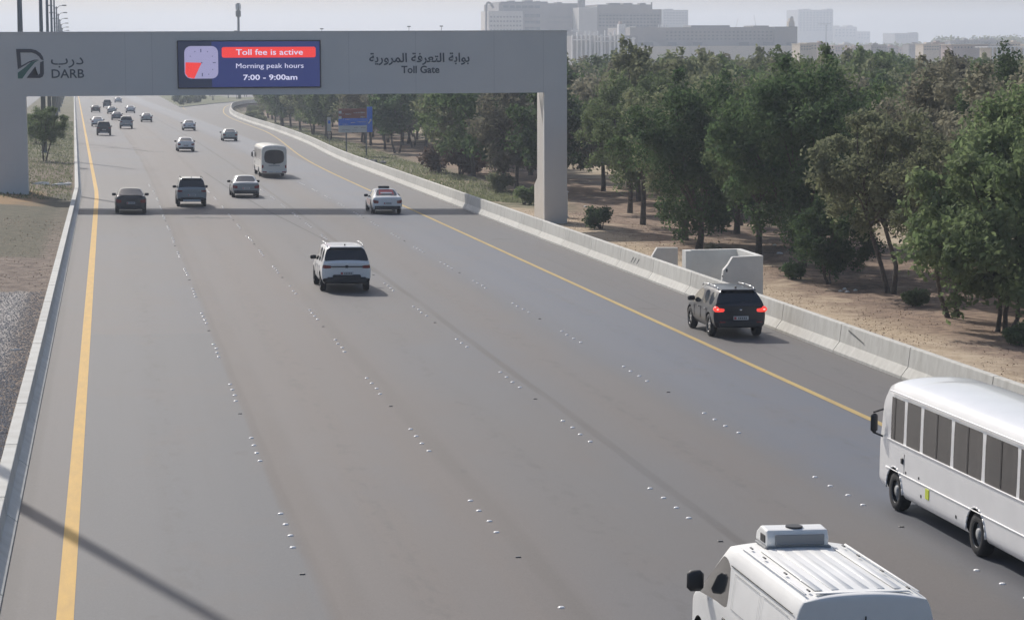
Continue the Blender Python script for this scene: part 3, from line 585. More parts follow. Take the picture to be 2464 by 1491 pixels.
# ------------------------------------------------------------------ vehicles
def wheel_meshes():
    out = {}
    mb = MB(); mb.lathe_x([(-.10, .60), (-.105, .70), (-.10, .93), (-.07, .99), (0, 1.0), (.07, .99), (.10, .93), (.105, .70), (.10, .60)], 24)
    mb.v = [(x, y, z) for x, y, z in mb.v]; out['tyre'] = mb.mesh('tyre', MT['rubber'], True)
    def rim(spokes):
        mb = MB(); mb.lathe_x([(-.09, .66), (-.075, .62), (-.02, .6), (-.0, .56), (.0, 0.0)], 24, 1); mb.lathe_x([(-.092, .67), (-.10, .64), (-.085, .60)], 24, 0)
        if spokes:
            for k in range(spokes):
                t = 2*math.pi*k/spokes; c, s = math.cos(t), math.sin(t)
                for w0, w1, rr0, rr1 in ((.09, .055, .1, .62),):
                    pts = [(-w0, rr0), (w0, rr0), (w1*1.4, rr1), (-w1*1.4, rr1)]
                    vs = [(-.075, p[0]*c+p[1]*s, -p[0]*s+p[1]*c) for p in pts]+[(-.03, p[0]*c+p[1]*s, -p[0]*s+p[1]*c) for p in pts]
                    mb.add(vs, [(0, 1, 2, 3), (0, 4, 5, 1), (1, 5, 6, 2), (2, 6, 7, 3), (3, 7, 4, 0)], 0)
            mb.lathe_x([(-.085, 0), (-.085, .12), (-.05, .14)], 12, 0)
        else:
            mb.lathe_x([(-.03, .58), (-.02, .45), (-.055, .3), (-.08, .26), (-.08, 0)], 20, 0)
        return mb
    out['alloy'] = rim(5).mesh('rim', [MT['alloy'], MT['well']], False); out['steel'] = rim(0).mesh('rim', [MT['steelrim'], MT['well']], True)
    return out
WM = wheel_meshes()
def add_wheels(root, spec):
    w, r, wd = spec['w'], spec['wheel_r'], spec.get('wheel_w', 0.22)
    for y in spec['axles']:
        for s in (-1, 1):
            t = link('wheel', WM['tyre'], root, (s*(w-wd/2-0.015), y, r)); t.scale = (wd/0.21*(-s*-1), r, r)
            rm = link('rim', WM[spec.get('rim', 'alloy')], t)
            if s > 0: t.rotation_euler = (0, 0, math.pi)
            t.scale = (wd/0.21, r, r)

# ring rows, half section: P0,B bottom; P1 sill edge; P2; P3 widest; P4 shoulder; P5 belt; P6 glass top; P7 roof edge; T; P8 top centre
def ring(st):
    y, w, zb, zbelt, zt, wr = st[:6]
    cab = zt-zbelt > 0.3
    k = 0.08 if cab else 0.02
    box = st[6] if len(st) > 6 else 0        # 1 = boxy sides (bus, van)
    if box:
        ws = w; p = [(0, zb), (.6*w, zb), (.93*w, zb), (ws, zb+.12), (ws, (zb+zbelt)/2), (ws*.998, zbelt-.06), (ws*.992, zbelt), (wr+.05, zt-.30*box), (wr-.04, zt-.10*box), (wr*.6, zt-.015), (0, zt+.01)]
    else:
        p = [(0, zb), (.6*w, zb), (.86*w, zb+.01), (.97*w, zb+.14), (w, (zb+zbelt)/2+.05), (.985*w, zbelt-.13), (.945*w, zbelt), (wr+.04 if cab else wr+.06, zt-k), (wr-.05, zt-.015), (wr*.6, zt+.01), (0, zt+.02)]
    return p
def loft(spec):
    sts = spec['st']; bow0, bow1 = spec.get('bow', (0.10, 0.25)); n = len(sts)
    bm = bmesh.new(); cl = bm.edges.layers.float.new('crease_edge'); rings = []
    for i, st in enumerate(sts):
        p = ring(st); y = st[0]; w = max(a for a, _ in p); row = []
        def yy(x):
            t = (abs(x)/w)**2.2
            if i <= 1: return y+bow0*t
            if i >= n-2: return y-bow1*t
            return y
        R = [bm.verts.new((x, yy(x), z)) for x, z in p]; Lf = [R[0]]+[bm.verts.new((-x, yy(x), z)) for x, z in p[1:-1]]+[R[-1]]
        rings.append((R, Lf))
    tags = spec['seg']
    faces = []
    for i in range(n-1):
        tg = tags[i]
        for side in (0, 1):
            A, B = rings[i][side], rings[i+1][side]
            for j in range(10):
                f = bm.faces.new((A[j], A[j+1], B[j+1], B[j]) if side == 0 else (A[j+1], A[j], B[j], B[j+1]))
                mi = 0
                if tg == 'sw' and j == 6: mi = 2
                if tg == 'ws' and j >= 8: mi = 3
                if tg == 'ws' and j == 6 and spec.get('quarter', True): mi = 2
                if tg == 'rw' and j >= spec.get('rw_from', 8): mi = 4
                if j in (0, 1): mi = 6
                if i in spec.get('dark_low', ()) and j == 2: mi = 6
                if i in spec.get('lamp_seg', ()) and j in spec['lamp_rows']: mi = 5
                f.material_index = mi; faces.append(f)
    def cap(end):
        A, B = rings[end]; w = max(v.co.x for v in A)
        rows = []; cf = spec.get('capfrac', .66)
        for j in range(2, 9):
            xr_, z, y0 = A[j].co.x, A[j].co.z, A[j].co.y
            if j == 2: rows.append([A[2], A[1], A[0], B[1], B[2]])
            elif j == 8: rows.append([A[8], A[9], A[10], B[9], B[8]])
            else:
                bw = (bow0 if end == 0 else -bow1); yb = sts[end][0]
                f = lambda x: yb+bw*(abs(x)/w)**2.2
                rows.append([A[j], bm.verts.new((xr_*cf, f(xr_*cf), z)), bm.verts.new((0, yb, z)), bm.verts.new((-xr_*cf, f(xr_*cf), z)), B[j]])
        for j in range(len(rows)-1):
            for c in range(4):
                f = bm.faces.new((rows[j][c], rows[j][c+1], rows[j+1][c+1], rows[j+1][c]))
                mi = 0; rj = j+2                 # band between ring points rj and rj+1
                if end == 0:
                    if rj in spec.get('cap_glass', ()) and (c in (1, 2) or spec.get('cap_wide')): mi = 4
                    if rj in spec.get('cap_lamp', ()) and c in (0, 3): mi = 5
                    if rj in spec.get('cap_dark', ()): mi = 6
                else:
                    if rj in spec.get('front_glass', ()): mi = 3
                    if rj in spec.get('front_lamp', ()) and c in (0, 3): mi = 7
                    if rj in spec.get('front_dark', (3,)) and c in (1, 2): mi = 6
                f.material_index = mi
    cap(0); cap(n-1)
    for e in bm.edges:                          # creases: belt, roof edge, glass borders
        ms = {f.material_index for f in e.link_faces}
        c = 0.0
        if len(ms) > 1: c = 0.55 if not (ms & {2, 3, 4}) else 0.75
        e[cl] = max(e[cl], c)
    if spec.get('crease_rows'):
        for (R, Lf), (R2, L2) in zip(rings, rings[1:]):
            for j, cv in spec['crease_rows'].items():
                for a, b in ((R[j], R2[j]), (Lf[j], L2[j])):
                    e = bm.edges.get((a, b)); e[cl] = max(e[cl], cv)
    if spec.get('crease_ends'):
        for k in (0, -1):
            R, Lf = rings[k]
            for S_ in (R, Lf):
                for a, b in zip(S_[2:9], S_[3:10]):
                    e = bm.edges.get((a, b)); 
                    if e: e[cl] = max(e[cl], spec['crease_ends'][0 if k == 0 else 1])
    bmesh.ops.recalc_face_normals(bm, faces=bm.faces)
    me = bpy.data.meshes.new('b'); bm.to_mesh(me); bm.free(); return me
def build_body(root, spec, mats, name='body'):
    me = loft(spec); o = bpy.data.objects.new('b', me); C.objects.link(o)
    m = o.modifiers.new('s', 'SUBSURF'); m.levels = 2; m.render_levels = 2
    slots = [mats['paint'], MT['well'], mats.get('glass', MT['glass']), mats.get('glass', MT['glass']), mats.get('glass', MT['glass']), mats.get('lamp', MT['lamp_red']), MT['trim'], MT['clear']]
    for s_ in slots: me.materials.append(s_)
    r = spec['wheel_r']; cut = MB()
    for y in spec['axles']:
        for s in (-1, 1):
            x1 = s*(spec['w']+0.1); x0 = s*(spec['w']-spec.get('wheel_w', .22)-.10)
            cut.tube((x0, y, r), (x1, y, r), r*spec.get('arch', 1.2), None, 20)
    cm = cut.mesh('c', MT['well']); cm.materials.append(MT['well']); cm.polygons.foreach_set('material_index', [1]*len(cm.polygons)); co = bpy.data.objects.new('c', cm); C.objects.link(co)
    b = o.modifiers.new('c', 'BOOLEAN'); b.operation = 'DIFFERENCE'; b.object = co; b.solver = 'EXACT'
    bpy.context.view_layer.update()
    ev = bpy.data.meshes.new_from_object(o.evaluated_get(bpy.context.evaluated_depsgraph_get()))
    bpy.data.objects.remove(o); bpy.data.objects.remove(co)
    bm = bmesh.new(); bm.from_mesh(ev); bmesh.ops.remove_doubles(bm, verts=bm.verts, dist=1e-5)
    names = {2: 'side_window', 3: 'windscreen', 4: 'rear_window', 5: 'tail_light', 7: 'headlight'}
    done = set(); bm.faces.ensure_lookup_table()
    groups = {}
    for f in bm.faces:
        if f.index in done: continue
        mi = f.material_index; key = mi if mi in names else 0; comp = []; stack = [f]; done.add(f.index)
        if key == 0: groups.setdefault(0, []).append(f); continue
        while stack:
            g = stack.pop(); comp.append(g)
            for e in g.edges:
                for h in e.link_faces:
                    if h.index not in done and h.material_index == mi: done.add(h.index); stack.append(h)
        groups.setdefault(mi, []).append(comp)
    def sub(faces, nm, push=0.0, ms=None):
        idx = {}; vs = []; fs = []; mis = []
        for f in faces:
            q = []
            for v in f.verts:
                if v.index not in idx: idx[v.index] = len(vs); vs.append((v.co-v.normal*push)[:])
                q.append(idx[v.index])
            fs.append(q); mis.append(f.material_index)
        mm = bpy.data.meshes.new(nm); mm.from_pydata(vs, [], fs)
        if ms: mm.materials.append(ms)
        else:
            for s_ in slots: mm.materials.append(s_)
            mm.polygons.foreach_set('material_index', mis)
        mm.shade_smooth(); mm.update()
        return mm
    bm.verts.index_update(); bm.normal_update()
    me_b = sub(groups[0], name)
    try: me_b.set_sharp_from_angle(angle=R_(38))
    except Exception: pass
    body = link(name, me_b, root)
    for mi, comps in groups.items():
        if mi == 0: continue
        for comp in comps:
            nm = names[mi]; mat_ = slots[mi]
            link(nm, sub(comp, nm, 0.0, mat_), root)
    bm.free(); return body
def surf_box(root, name, x0, x1, y0, y1, z0, z1, m, b=0.02, parent=None):
    mb = MB(); mb.bbox(min(x0, x1), max(x0, x1), y0, y1, z0, z1, b); return mb.obj(name, m, parent or root)
def plate(root, y, z, w=0.5, h=0.12, x=0):
    p = surf_box(root, 'licence_plate', x-w/2, x+w/2, y-0.02, y+0.03, z-h/2, z+h/2, MT['plate'], 0.006)
    mb = MB(); mb.box(x-w/2+.015, x-w/2+.09, y-.0235, y-.0205, z-h/2+.02, z+h/2-.02); mb.obj('plate_emblem', MT['plate_red'], p)
    mb = MB(); random.seed(4)
    for k in range(5): mb.box(x-w/2+.15+k*.062, x-w/2+.15+k*.062+.038, y-.0235, y-.0205, z-h/2+.03, z+h/2-.03)
    mb.obj('plate_characters', MT['plate_ink'], p)
def mirrors(root, x, y, z, paint, s=1.0, both=True):
    for sd in ((-1, 1) if both else (-1,)):
        mb = MB(); mb.bbox(min(sd*x, sd*(x+.24*s)), max(sd*x, sd*(x+.24*s)), y-.06*s, y+.10*s, z-.075*s, z+.085*s, 0.035); mb.obj('mirror', paint, root, True)
def rails(root, x, y0, y1, z, m, lift=.05):
    for sd in (-1, 1):
        mb = MB(); pts = [(y0, z-.02), (y0+.15, z+lift), ((y0+y1)/2, z+lift+.02), (y1-.15, z+lift*.7), (y1, z-.05)]
        for a, b in zip(pts, pts[1:]): mb.tube((sd*x, a[0], a[1]), (sd*x, b[0], b[1]), .022, None, 6)
        mb.obj('roof_rail', m, root, True)
def wipe(root, y, z, w=.5):
    mb = MB(); mb.tube((0, y-.015, z), (w*.8, y+.01, z+.06), .012, .008, 5); mb.obj('wiper', MT['trim'], root)
def handles(root, ys_, x, z, m):
    for y in ys_:
        for sd in (-1, 1):
            mb = MB(); mb.bbox(sd*x-.02, sd*x+.02, y-.1, y+.1, z-.018, z+.018, 0.012); mb.obj('door_handle', m, root)
def door_lines(root, ys_, x, z0_, z1_):
    for y in ys_:
        mb = MB(); mb.box(-x-.002, -x+.01, y-.006, y+.006, z0_, z1_); mb.box(x-.01, x+.002, y-.006, y+.006, z0_, z1_); mb.obj('door_gap', MT['joint'], root)

def suv_spec(w=.97, L=4.9, H=1.78, belt=1.08, rf=1.0):
    k = L/4.9
    st = [[0.0, w*.95, .42, belt-.02, belt+.06, w*.86], [.10*k, w*.985, .34, belt, belt+.10, w*.86], [.16*k, w*.99, .33, belt+.01, belt+.14, w*.855],
          [.50*k, w, .30, belt+.02, H-.03, w*.73], [.60*k, w, .30, belt+.02, H-.01, w*.74], [1.25*k, w, .28, belt, H, w*.76], [1.36*k, w, .28, belt, H, w*.76],
          [2.10*k, w, .27, belt-.02, H+.01, w*.77], [2.20*k, w, .27, belt-.02, H+.01, w*.77], [3.0*k, w, .27, belt-.04, H-.02, w*.75],
          [3.62*k, w, .28, belt-.06, belt+.08, w*.82], [4.35*k, w*.985, .30, belt-.14, belt-.04, w*.80], [4.72*k, w*.95, .34, belt-.30, belt-.18, w*.76], [L, w*.86, .40, belt-.42, belt-.33, w*.66]]
    for q in st:
        if q[4]-q[3] > .3: q[5] *= rf
    seg = ['', '', 'rw', '', 'sw', '', 'sw', '', 'sw', 'ws', '', '', '']
    return dict(st=st, seg=seg, w=w, wheel_r=.37, axles=(.95*k, 3.8*k), cap_lamp=(5,), lamp_seg=(0,), lamp_rows=(5,), rw_from=7, cap_dark=(2,), dark_low=(0, 1, 11, 12), front_lamp=(5,), bow=(0.12, 0.3), arch=1.17)
def sedan_spec(w=.92, L=4.85, H=1.45, belt=.93):
    k = L/4.85
    st = [[0.0, w*.94, .36, belt-.10, belt+.03, w*.80], [.10*k, w*.98, .28, belt-.02, belt+.11, w*.82], [.25*k, w*.99, .26, belt, belt+.13, w*.82],
          [.58*k, w, .24, belt+.01, belt+.14, w*.80], [1.30*k, w, .22, belt+.01, H-.02, w*.64], [1.42*k, w, .22, belt, H, w*.655],
          [2.06*k, w, .21, belt-.01, H+.005, w*.68], [2.14*k, w, .21, belt-.01, H+.005, w*.68], [2.85*k, w, .21, belt-.03, H-.03, w*.66],
          [3.62*k, w, .22, belt-.06, belt+.07, w*.80], [4.3*k, w*.985, .24, belt-.13, belt-.04, w*.78], [4.68*k, w*.94, .28, belt-.27, belt-.18, w*.74], [L, w*.85, .34, belt-.38, belt-.31, w*.62]]
    seg = ['', '', '', 'rw', '', 'sw', '', 'sw', 'ws', '', '', '']
    return dict(st=st, seg=seg, w=w, wheel_r=.33, axles=(.98*k, 3.85*k), cap_lamp=(4, 5), lamp_seg=(0,), lamp_rows=(5,), cap_dark=(2,), front_lamp=(5,), bow=(0.14, 0.3), arch=1.16)

def make_suv(name, paint, lamp=None, label='', **kw):
    t = thing(name, label, 'car'); sp_ = suv_spec(**kw); w = sp_['w']; L = sp_['st'][-1][0]; H = kw.get('H', 1.78); belt = kw.get('belt', 1.08)
    build_body(t, sp_, dict(paint=paint, lamp=lamp or MT['lamp_red'])); add_wheels(t, sp_); k = L/4.9
    plate(t, -.03, belt-.33); mirrors(t, w*.93, 3.25*k, belt+.06, MT['trim'])
    surf_box(t, 'rear_bumper', -w*.80, w*.80, -.05, .12, .36, .60, MT['trim'], .05)
    surf_box(t, 'spoiler', -w*.66, w*.66, .36*k, .62*k, H-.045, H-.005, paint, .018)
    wipe(t, .19*k, belt+.16); handles(t, (1.55*k, 2.55*k), w*.985, belt-.14, paint); door_lines(t, (1.30*k, 2.15*k, 3.1*k), w, .5, belt-.1)
    mb = MB(); mb.bbox(-.02, .02, .75*k, .9*k, H, H+.07, .01); mb.obj('aerial', MT['trim'], t)
    return t
def make_sedan(name, paint, label='', lampm=None, **kw):
    t = thing(name, label, 'car'); sp_ = sedan_spec(**kw); w = sp_['w']; L = sp_['st'][-1][0]; belt = kw.get('belt', .93); k = L/4.85
    build_body(t, sp_, dict(paint=paint, lamp=lampm or MT['lamp_red'])); add_wheels(t, sp_)
    plate(t, -.025, .66); mirrors(t, w*.93, 3.2*k, belt+.05, MT['trim'])
    surf_box(t, 'rear_bumper', -w*.72, w*.72, -.04, .12, .28, .42, MT['trim'], .04)
    handles(t, (1.6*k, 2.5*k), w*.985, belt-.13, paint); door_lines(t, (1.35*k, 2.1*k, 3.05*k), w, .42, belt-.1)
    return t
def place(o, x, y, rz=None):
    rz = (0.0134 if y > 165 else 0) if rz is None else rz
    o.location = (x, y, road_z(x, y)+0.002); o.rotation_euler = (-GR, CF, rz)
def rot_at(y): return (-GR, CF, 0.0134 if y > 165 else 0)

# --- nearest white SUV, mid road
a = make_suv('white_suv', MT['paint_white'], label='white SUV with silver roof rails and dark rear glass, alone in the middle lane', H=1.76)
rails(a, .70, .75, 3.0, 1.76, MT['alloy']); place(a, 9.0, 91.2)
surf_box(a, 'tail_strip', -.62, .62, -.02, .06, .985, 1.03, MT['trim'], .01); surf_box(a, 'badge', -.06, .06, -.035, .03, .96, 1.06, MT['trim'], .02)
surf_box(a, 'lower_trim', -.55, .55, -.055, .04, .50, .70, MT['trim'], .04)
# --- black crossover on the shoulder, brake lights lit
b = make_suv('black_crossover', MT['paint_black'], MT['lamp_lit'], label='black crossover with lit red tail lights and silver roof rails on the shoulder', w=.88, L=4.35, H=1.57, belt=1.0, rf=.93)
rails(b, .60, .60, 2.7, 1.57, MT['alloy'], .035); place(b, 20.15, 74.2)
for sd in (-1, 1):
    mb = MB(); mb.bbox(sd*.80-.09, sd*.80+.09, -.02, .22, .86, 1.04, .06); l = mb.obj('tail_light', MT['lamp_lit'], b, True)
    mb = MB(); mb.bbox(sd*.79-.045, sd*.79+.045, -.032, .1, .91, .99, .03); mb.obj('lamp_core', MT['lamp_hot'], l, True)
    surf_box(b, 'reflector', sd*.62-.1, sd*.62+.1, -.062, 0, .52, .56, MT['lamp_red'], .01)
surf_box(b, 'badge', -.05, .05, -.02, .05, .90, .96, MT['chrome'], .02)
# --- row of cars by the gate
c = make_sedan('dark_sedan', MT['paint_charcoal'], 'dark charcoal sedan half in the gantry shadow in the leftmost lane', w=.93, H=1.46, belt=.96); place(c, 1.25, 142.4)
surf_box(c, 'spoiler', -.7, .7, .12, .26, 1.09, 1.12, MT['paint_charcoal'], .012)
d = make_suv('silver_suv', MT['paint_silver'], label='silver upright SUV with black roof rails, second from the left by the gate', w=.94, L=4.5, H=1.80, belt=1.08)
rails(d, .66, .6, 2.8, 1.8, MT['trim']); surf_box(d, 'bright_step', -.55, .55, -.07, .0, .36, .45, MT['paint_white'], .02); place(d, 5.1, 149.8)
e = make_sedan('silver_sedan', MT['paint_silver'], 'silver sedan directly behind the cream minibus', w=.94, H=1.45); place(e, 9.1, 160.5)
tx = make_sedan('taxi', MT['paint_white'], 'white taxi with red side panels and red rear window banner near the right barrier', w=.92, H=1.46); place(tx, 16.55, 142.0)
mb = MB(); mb.bbox(-.34, .34, 2.1, 2.32, 1.47, 1.60, .04); mb.obj('roof_sign', MT['trim'], tx)
for sd in (-1, 1):
    mb = MB(); mb.box(min(sd*.925, sd*.93), max(sd*.925, sd*.93), 1.25, 3.2, .50, .84); mb.obj('red_side_panel', MT['paint_red'], tx)
# red banner follows the sloping rear glass
mb = MB(); mb.add([(-.46, .68, 1.125), (.46, .68, 1.125), (.42, 1.20, 1.43), (-.42, 1.20, 1.43)], [(0, 1, 2, 3)]); rb = mb.obj('rear_banner', MT['paint_red'], tx)
mb = MB(); mb.add([(-.36, .83, 1.222), (.36, .83, 1.222), (.35, .93, 1.282), (-.35, .93, 1.282)], [(0, 1, 2, 3)]); mb.obj('banner_lettering', MT['paint_white'], rb)

# --- minibuses
def bus_spec(L=7.0, w=1.03, H=2.62, rear='flat', w_scale=1):
    b_ = 1.36; Y0 = -.9
    ys_ = [Y0, Y0+.10, Y0+.35, Y0+.46, .10, .18, 1.75, 1.83, 3.33, 3.41, 4.99, 5.09, 5.91, 6.03, 6.83]
    k = 1.0; L = 7.75
    st = [[Y0, w*.96, .42, 1.10, H-.12, w*.88, .8]]
    st += [[y*k, w, .32, b_, H if y < 6.0 else H-.02, w*.93, 1.2] for y in ys_[1:]]
    st += [[6.95, w*.995, .34, b_, H-.03, w*.92, 1.15], [7.35, w*.985, .36, b_-.03, H-.14, w*.88, 1], [7.57, w*.97, .38, b_-.08, H-.45, w*.86, .8], [7.70, w*.95, .4, b_-.15, b_+.15, w*.86, .3], [7.75, w*.90, .45, b_-.25, b_+.02, w*.8, .3]]
    n = len(st); seg = []
    for i in range(n-1):
        y0 = st[i][0]/k; y1 = st[i+1][0]/k
        seg.append('sw' if (y1-y0 > .3 and y0 >= Y0+.45 and y1 < 6.9) else ('ws' if y0 >= 7.3 and y1 < 7.72 else ''))
    return dict(st=st, seg=seg, w=w, wheel_r=.39, wheel_w=.24, axles=(2.05, 6.51), rim='steel', cap_glass=(6,), capfrac=.88, cap_lamp=(4,), bow=(0.06, 0.22), arch=1.22, crease_rows={6: .6, 7: .6, 8: .35, 3: .4}, quarter=False, crease_ends=(.35, .2), front_lamp=(4,), front_glass=(7,))
def make_bus(name, paint, label):
    t = thing(name, label, 'minibus'); sp_ = bus_spec(); build_body(t, sp_, dict(paint=paint, glass=MT['glass_brown'])); add_wheels(t, sp_); w = sp_['w']
    for sd in (-1, 1):
        for z, th, nm in ((2.345, .035, 'gutter'), (1.375, .022, 'belt_moulding'), (.80, .02, 'side_moulding')):
            mb = MB(); mb.bbox(sd*w-.02, sd*w+.014, -.5, (6.85 if z > 2 else 7.05), z-th/2, z+th/2, .008); mb.obj(nm, paint, t)
        for y in (.96, 2.58, 4.2, 6.6):
            mb = MB(); mb.add([(sd*1.031, y-.018, 1.40), (sd*1.031, y+.018, 1.40), (sd*1.019, y+.018, 2.24), (sd*1.019, y-.018, 2.24)], [(0, 1, 2, 3)]); mb.obj('window_divider', MT['trim'], t)
        for y in sp_['axles']:
            mb = MB(); r = .39*1.24; pts = []
            for k in range(13):
                a0 = math.pi*k/12; pts.append((sd*(w+.002), y+r*math.cos(a0), .39+r*math.sin(a0)))
            for p, q in zip(pts, pts[1:]): mb.tube(p, q, .017, None, 6)
            mb.obj('arch_trim', paint, t, True)
    mb = MB(); mb.tube((-w+.03, 7.35, 1.35), (-w-.14, 7.47, 1.42), .02, None, 6); mb.tube((-w+.03, 7.35, 1.9), (-w-.14, 7.47, 1.82), .02, None, 6); arm = mb.obj('mirror_arm', MT['trim'], t)
    mb = MB(); mb.bbox(-w-.2, -w-.05, 7.41, 7.5, 1.42, 1.8, .05); mb.obj('mirror', MT['trim'], t, True)
    mb = MB(); mb.tube((w-.03, 7.35, 1.9), (w+.14, 7.47, 1.82), .02, None, 6); mb.obj('mirror_arm', MT['trim'], t)
    mb = MB(); mb.bbox(w+.07, w+.24, 7.41, 7.53, 1.38, 1.86, .05); mb.obj('mirror', MT['trim'], t, True)
    surf_box(t, 'rear_bumper', -w*.95, w*.95, -1.0, -.8, .36, .56, paint, .05)
    for x in (-.78, -.28, .28, .78): surf_box(t, 'bumper_lamp' if abs(x) > .5 else 'licence_plate', x-.17, x+.17, -1.015, -.98, .42, .52, MT['lamp_red'] if abs(x) > .5 else MT['plate'], .01)
    surf_box(t, 'engine_grille', -.45, .45, -.92, -.87, .95, 1.02, MT['sign_grey'], .01); surf_box(t, 'badge', -.09, .09, -.925, -.87, 1.08, 1.13, MT['trim'], .01)
    surf_box(t, 'door_handle', -w-.03, -w+.01, 6.0, 6.1, 1.0, 1.12, MT['trim'], .015)
    mb = MB(); mb.box(-w-.003, -w+.01, 5.95, 5.962, .82, 1.2); mb.obj('door_gap', MT['joint'], t)
    for (y, z, r) in ((4.95, .56, .035), (3.1, .55, .0), (3.05, .52, .035), (5.1, .88, .03), (5.85, .86, .03)):
        if r: mb = MB(); mb.tube((-w-.006, y, z), (-w+.01, y, z), r, None, 10); mb.obj('side_cap', MT['trim'], t)
    return t
b1 = make_bus('white_minibus', MT['paint_bus'], 'large white minibus with brown tinted windows, cut by the right edge')
surf_box(b1, 'yellow_sticker', -1.042, -1.03, 4.5, 4.7, .56, .76, MT['sticker'], .004)
place(b1, 16.15, 37.6)
b2 = copy_thing(b1, (13.1, 191.9, road_z(13.1, 191)), rot_at(191), 'cream minibus seen from behind with a large rear window, past the gate', swap={MT['paint_bus']: MT['paint_cream']})
for ch in list(b2.children):
    if ch.name.startswith('yellow_sticker'): bpy.data.objects.remove(ch)
b2.name = 'cream_minibus'

# --- refrigerated van
def van_spec(L=5.55, w=.98, H=2.06):
    b_ = 1.18
    st = [[0.0, w*.985, .40, b_, H-.01, w*.86, .8], [.05, w, .34, b_, H, w*.87, .8], [.5, w, .30, b_, H, w*.87, .8], [2.95, w, .28, b_, H, w*.87, .8], [3.05, w, .28, b_, H, w*.87, .65], [3.55, w, .28, b_, H-.01, w*.86, .6],
          [3.66, w, .28, b_, H-.05, w*.84, .6], [4.78, w*.99, .30, b_-.08, b_+.06, w*.86, .25], [5.15, w*.97, .34, b_-.22, b_-.12, w*.82, .2], [5.42, w*.92, .38, b_-.50, b_-.40, w*.76, .2], [L, w*.82, .42, b_-.66, b_-.60, w*.6, .2]]
    seg = ['', '', '', '', 'sw', 'sw', 'ws', '', '', '']
    return dict(st=st, seg=seg, w=w, wheel_r=.35, wheel_w=.22, axles=(.95, 4.6), rim='steel', cap_lamp=(5,), bow=(0.03, 0.3), arch=1.18, crease_rows={8: .75, 6: .3}, crease_ends=(.95, .1), quarter=True, front_lamp=(5,))
v = thing('refrigerated_van', 'white panel van with a roof cooling unit and ribbed roof, cut by the bottom edge', 'van'); vs_ = van_spec()
build_body(v, vs_, dict(paint=MT['paint_van'])); add_wheels(v, vs_); vw = .97
for x in (-.52, -.30, -.10, .10, .30, .52):
    mb = MB(); mb.bbox(x-.05, x+.05, .32, 2.92, 2.048, 2.059+.003*(abs(x) < .4), .005); mb.obj('roof_rib', MT['paint_van'], v, True)
for sd in (-1, 1):
    mb = MB(); mb.bbox(sd*.74-.015, sd*.74+.015, .15, 3.2, 2.03, 2.052, .008); mb.obj('roof_gutter', MT['paint_van'], v, True)
    for y in (.32, 1.35, 2.35, 3.0): mb = MB(); mb.bbox(sd*.655-.014, sd*.655+.014, y-.06, y+.06, 2.05, 2.066, .005); mb.obj('roof_bracket', MT['trim'], v)
    for z0_, z1_, y0, y1 in ((1.86, 1.872, .15, 3.1),):
        mb = MB(); mb.box(min(sd*.90, sd*.912), max(sd*.90, sd*.912), y0, y1, z0_-.06, z1_-.065); mb.obj('side_gutter', MT['joint'], v)
mb = MB(); mb.bbox(-.62, .62, .13, .23, 2.045, 2.06, .006); mb.obj('roof_rear_rib', MT['paint_van'], v, True)
# recessed side panel drawn by proud rounded frame strips
for sd in (-1, 1):
    for (y0, y1, z0_, z1_) in ((.3, 1.5, 1.25, 1.74), (1.62, 2.86, 1.25, 1.74)):
        x = lambda z: sd*(.983-(z-1.18)*.125+.004)
        mb = MB(); t_ = .012
        for (ya, yb, za, zb) in ((y0, y1, z0_, z0_+t_), (y0, y1, z1_-t_, z1_), (y0, y0+t_, z0_, z1_), (y1-t_, y1, z0_, z1_)):
            mb.add([(x(za), ya, za), (x(za), yb, za), (x(zb), yb, zb), (x(zb), ya, zb)], [(0, 1, 2, 3)])
        mb.obj('panel_groove', MT['seam'], v)
door_lines(v, (2.98, 4.1), vw, .45, 1.14)
ac = MB(); pr = [(3.0, 2.06), (2.98, 2.18), (3.05, 2.29), (3.35, 2.31), (3.55, 2.2), (3.6, 2.07)]
ac.prism(pr, -.44, .44, 'x'); un = ac.obj('cooling_unit', MT['paint_van'], v); m = un.modifiers.new('bev', 'BEVEL'); m.width = .03; m.segments = 2
surf_box(v, 'unit_back_panel', -.33, .37, 2.965, 3.0, 2.09, 2.24, MT['sign_grey'], .01, un)
mb = MB(); mb.tube((0, 3.2, 2.29), (0, 3.2, 2.32), .12, None, 16); mb.obj('fan_cover', MT['trim'], un)
surf_box(v, 'unit_vent', -.452, -.44, 3.08, 3.3, 2.11, 2.22, MT['trim'], .004, un)
surf_box(v, 'unit_mount', -.47, .47, 2.97, 3.5, 2.045, 2.075, MT['sign_grey'], .006, un)
mb = MB(); mb.bbox(-vw-.27, -vw-.03, 4.2, 4.34, 1.2, 1.5, .05); mb.obj('mirror', MT['trim'], v, True)
mb = MB(); mb.bbox(vw+.02, vw+.24, 4.02, 4.14, 1.3, 1.56, .05); mb.obj('mirror', MT['trim'], v, True)
surf_box(v, 'door_handle', -vw-.025, -vw+.01, 3.12, 3.26, 1.0, 1.05, MT['trim'], .012)
mb = MB(); mb.box(-.008, .008, -.012, .0, .5, 1.78); mb.obj('rear_door_gap', MT['joint'], v); plate(v, -.03, .75)
for sd in (-1, 1): surf_box(v, 'rear_window', sd*.36-.24, sd*.36+.24, -.018, 0, 1.22, 1.62, MT['glass'], .02)
place(v, 9.2, 27.9)

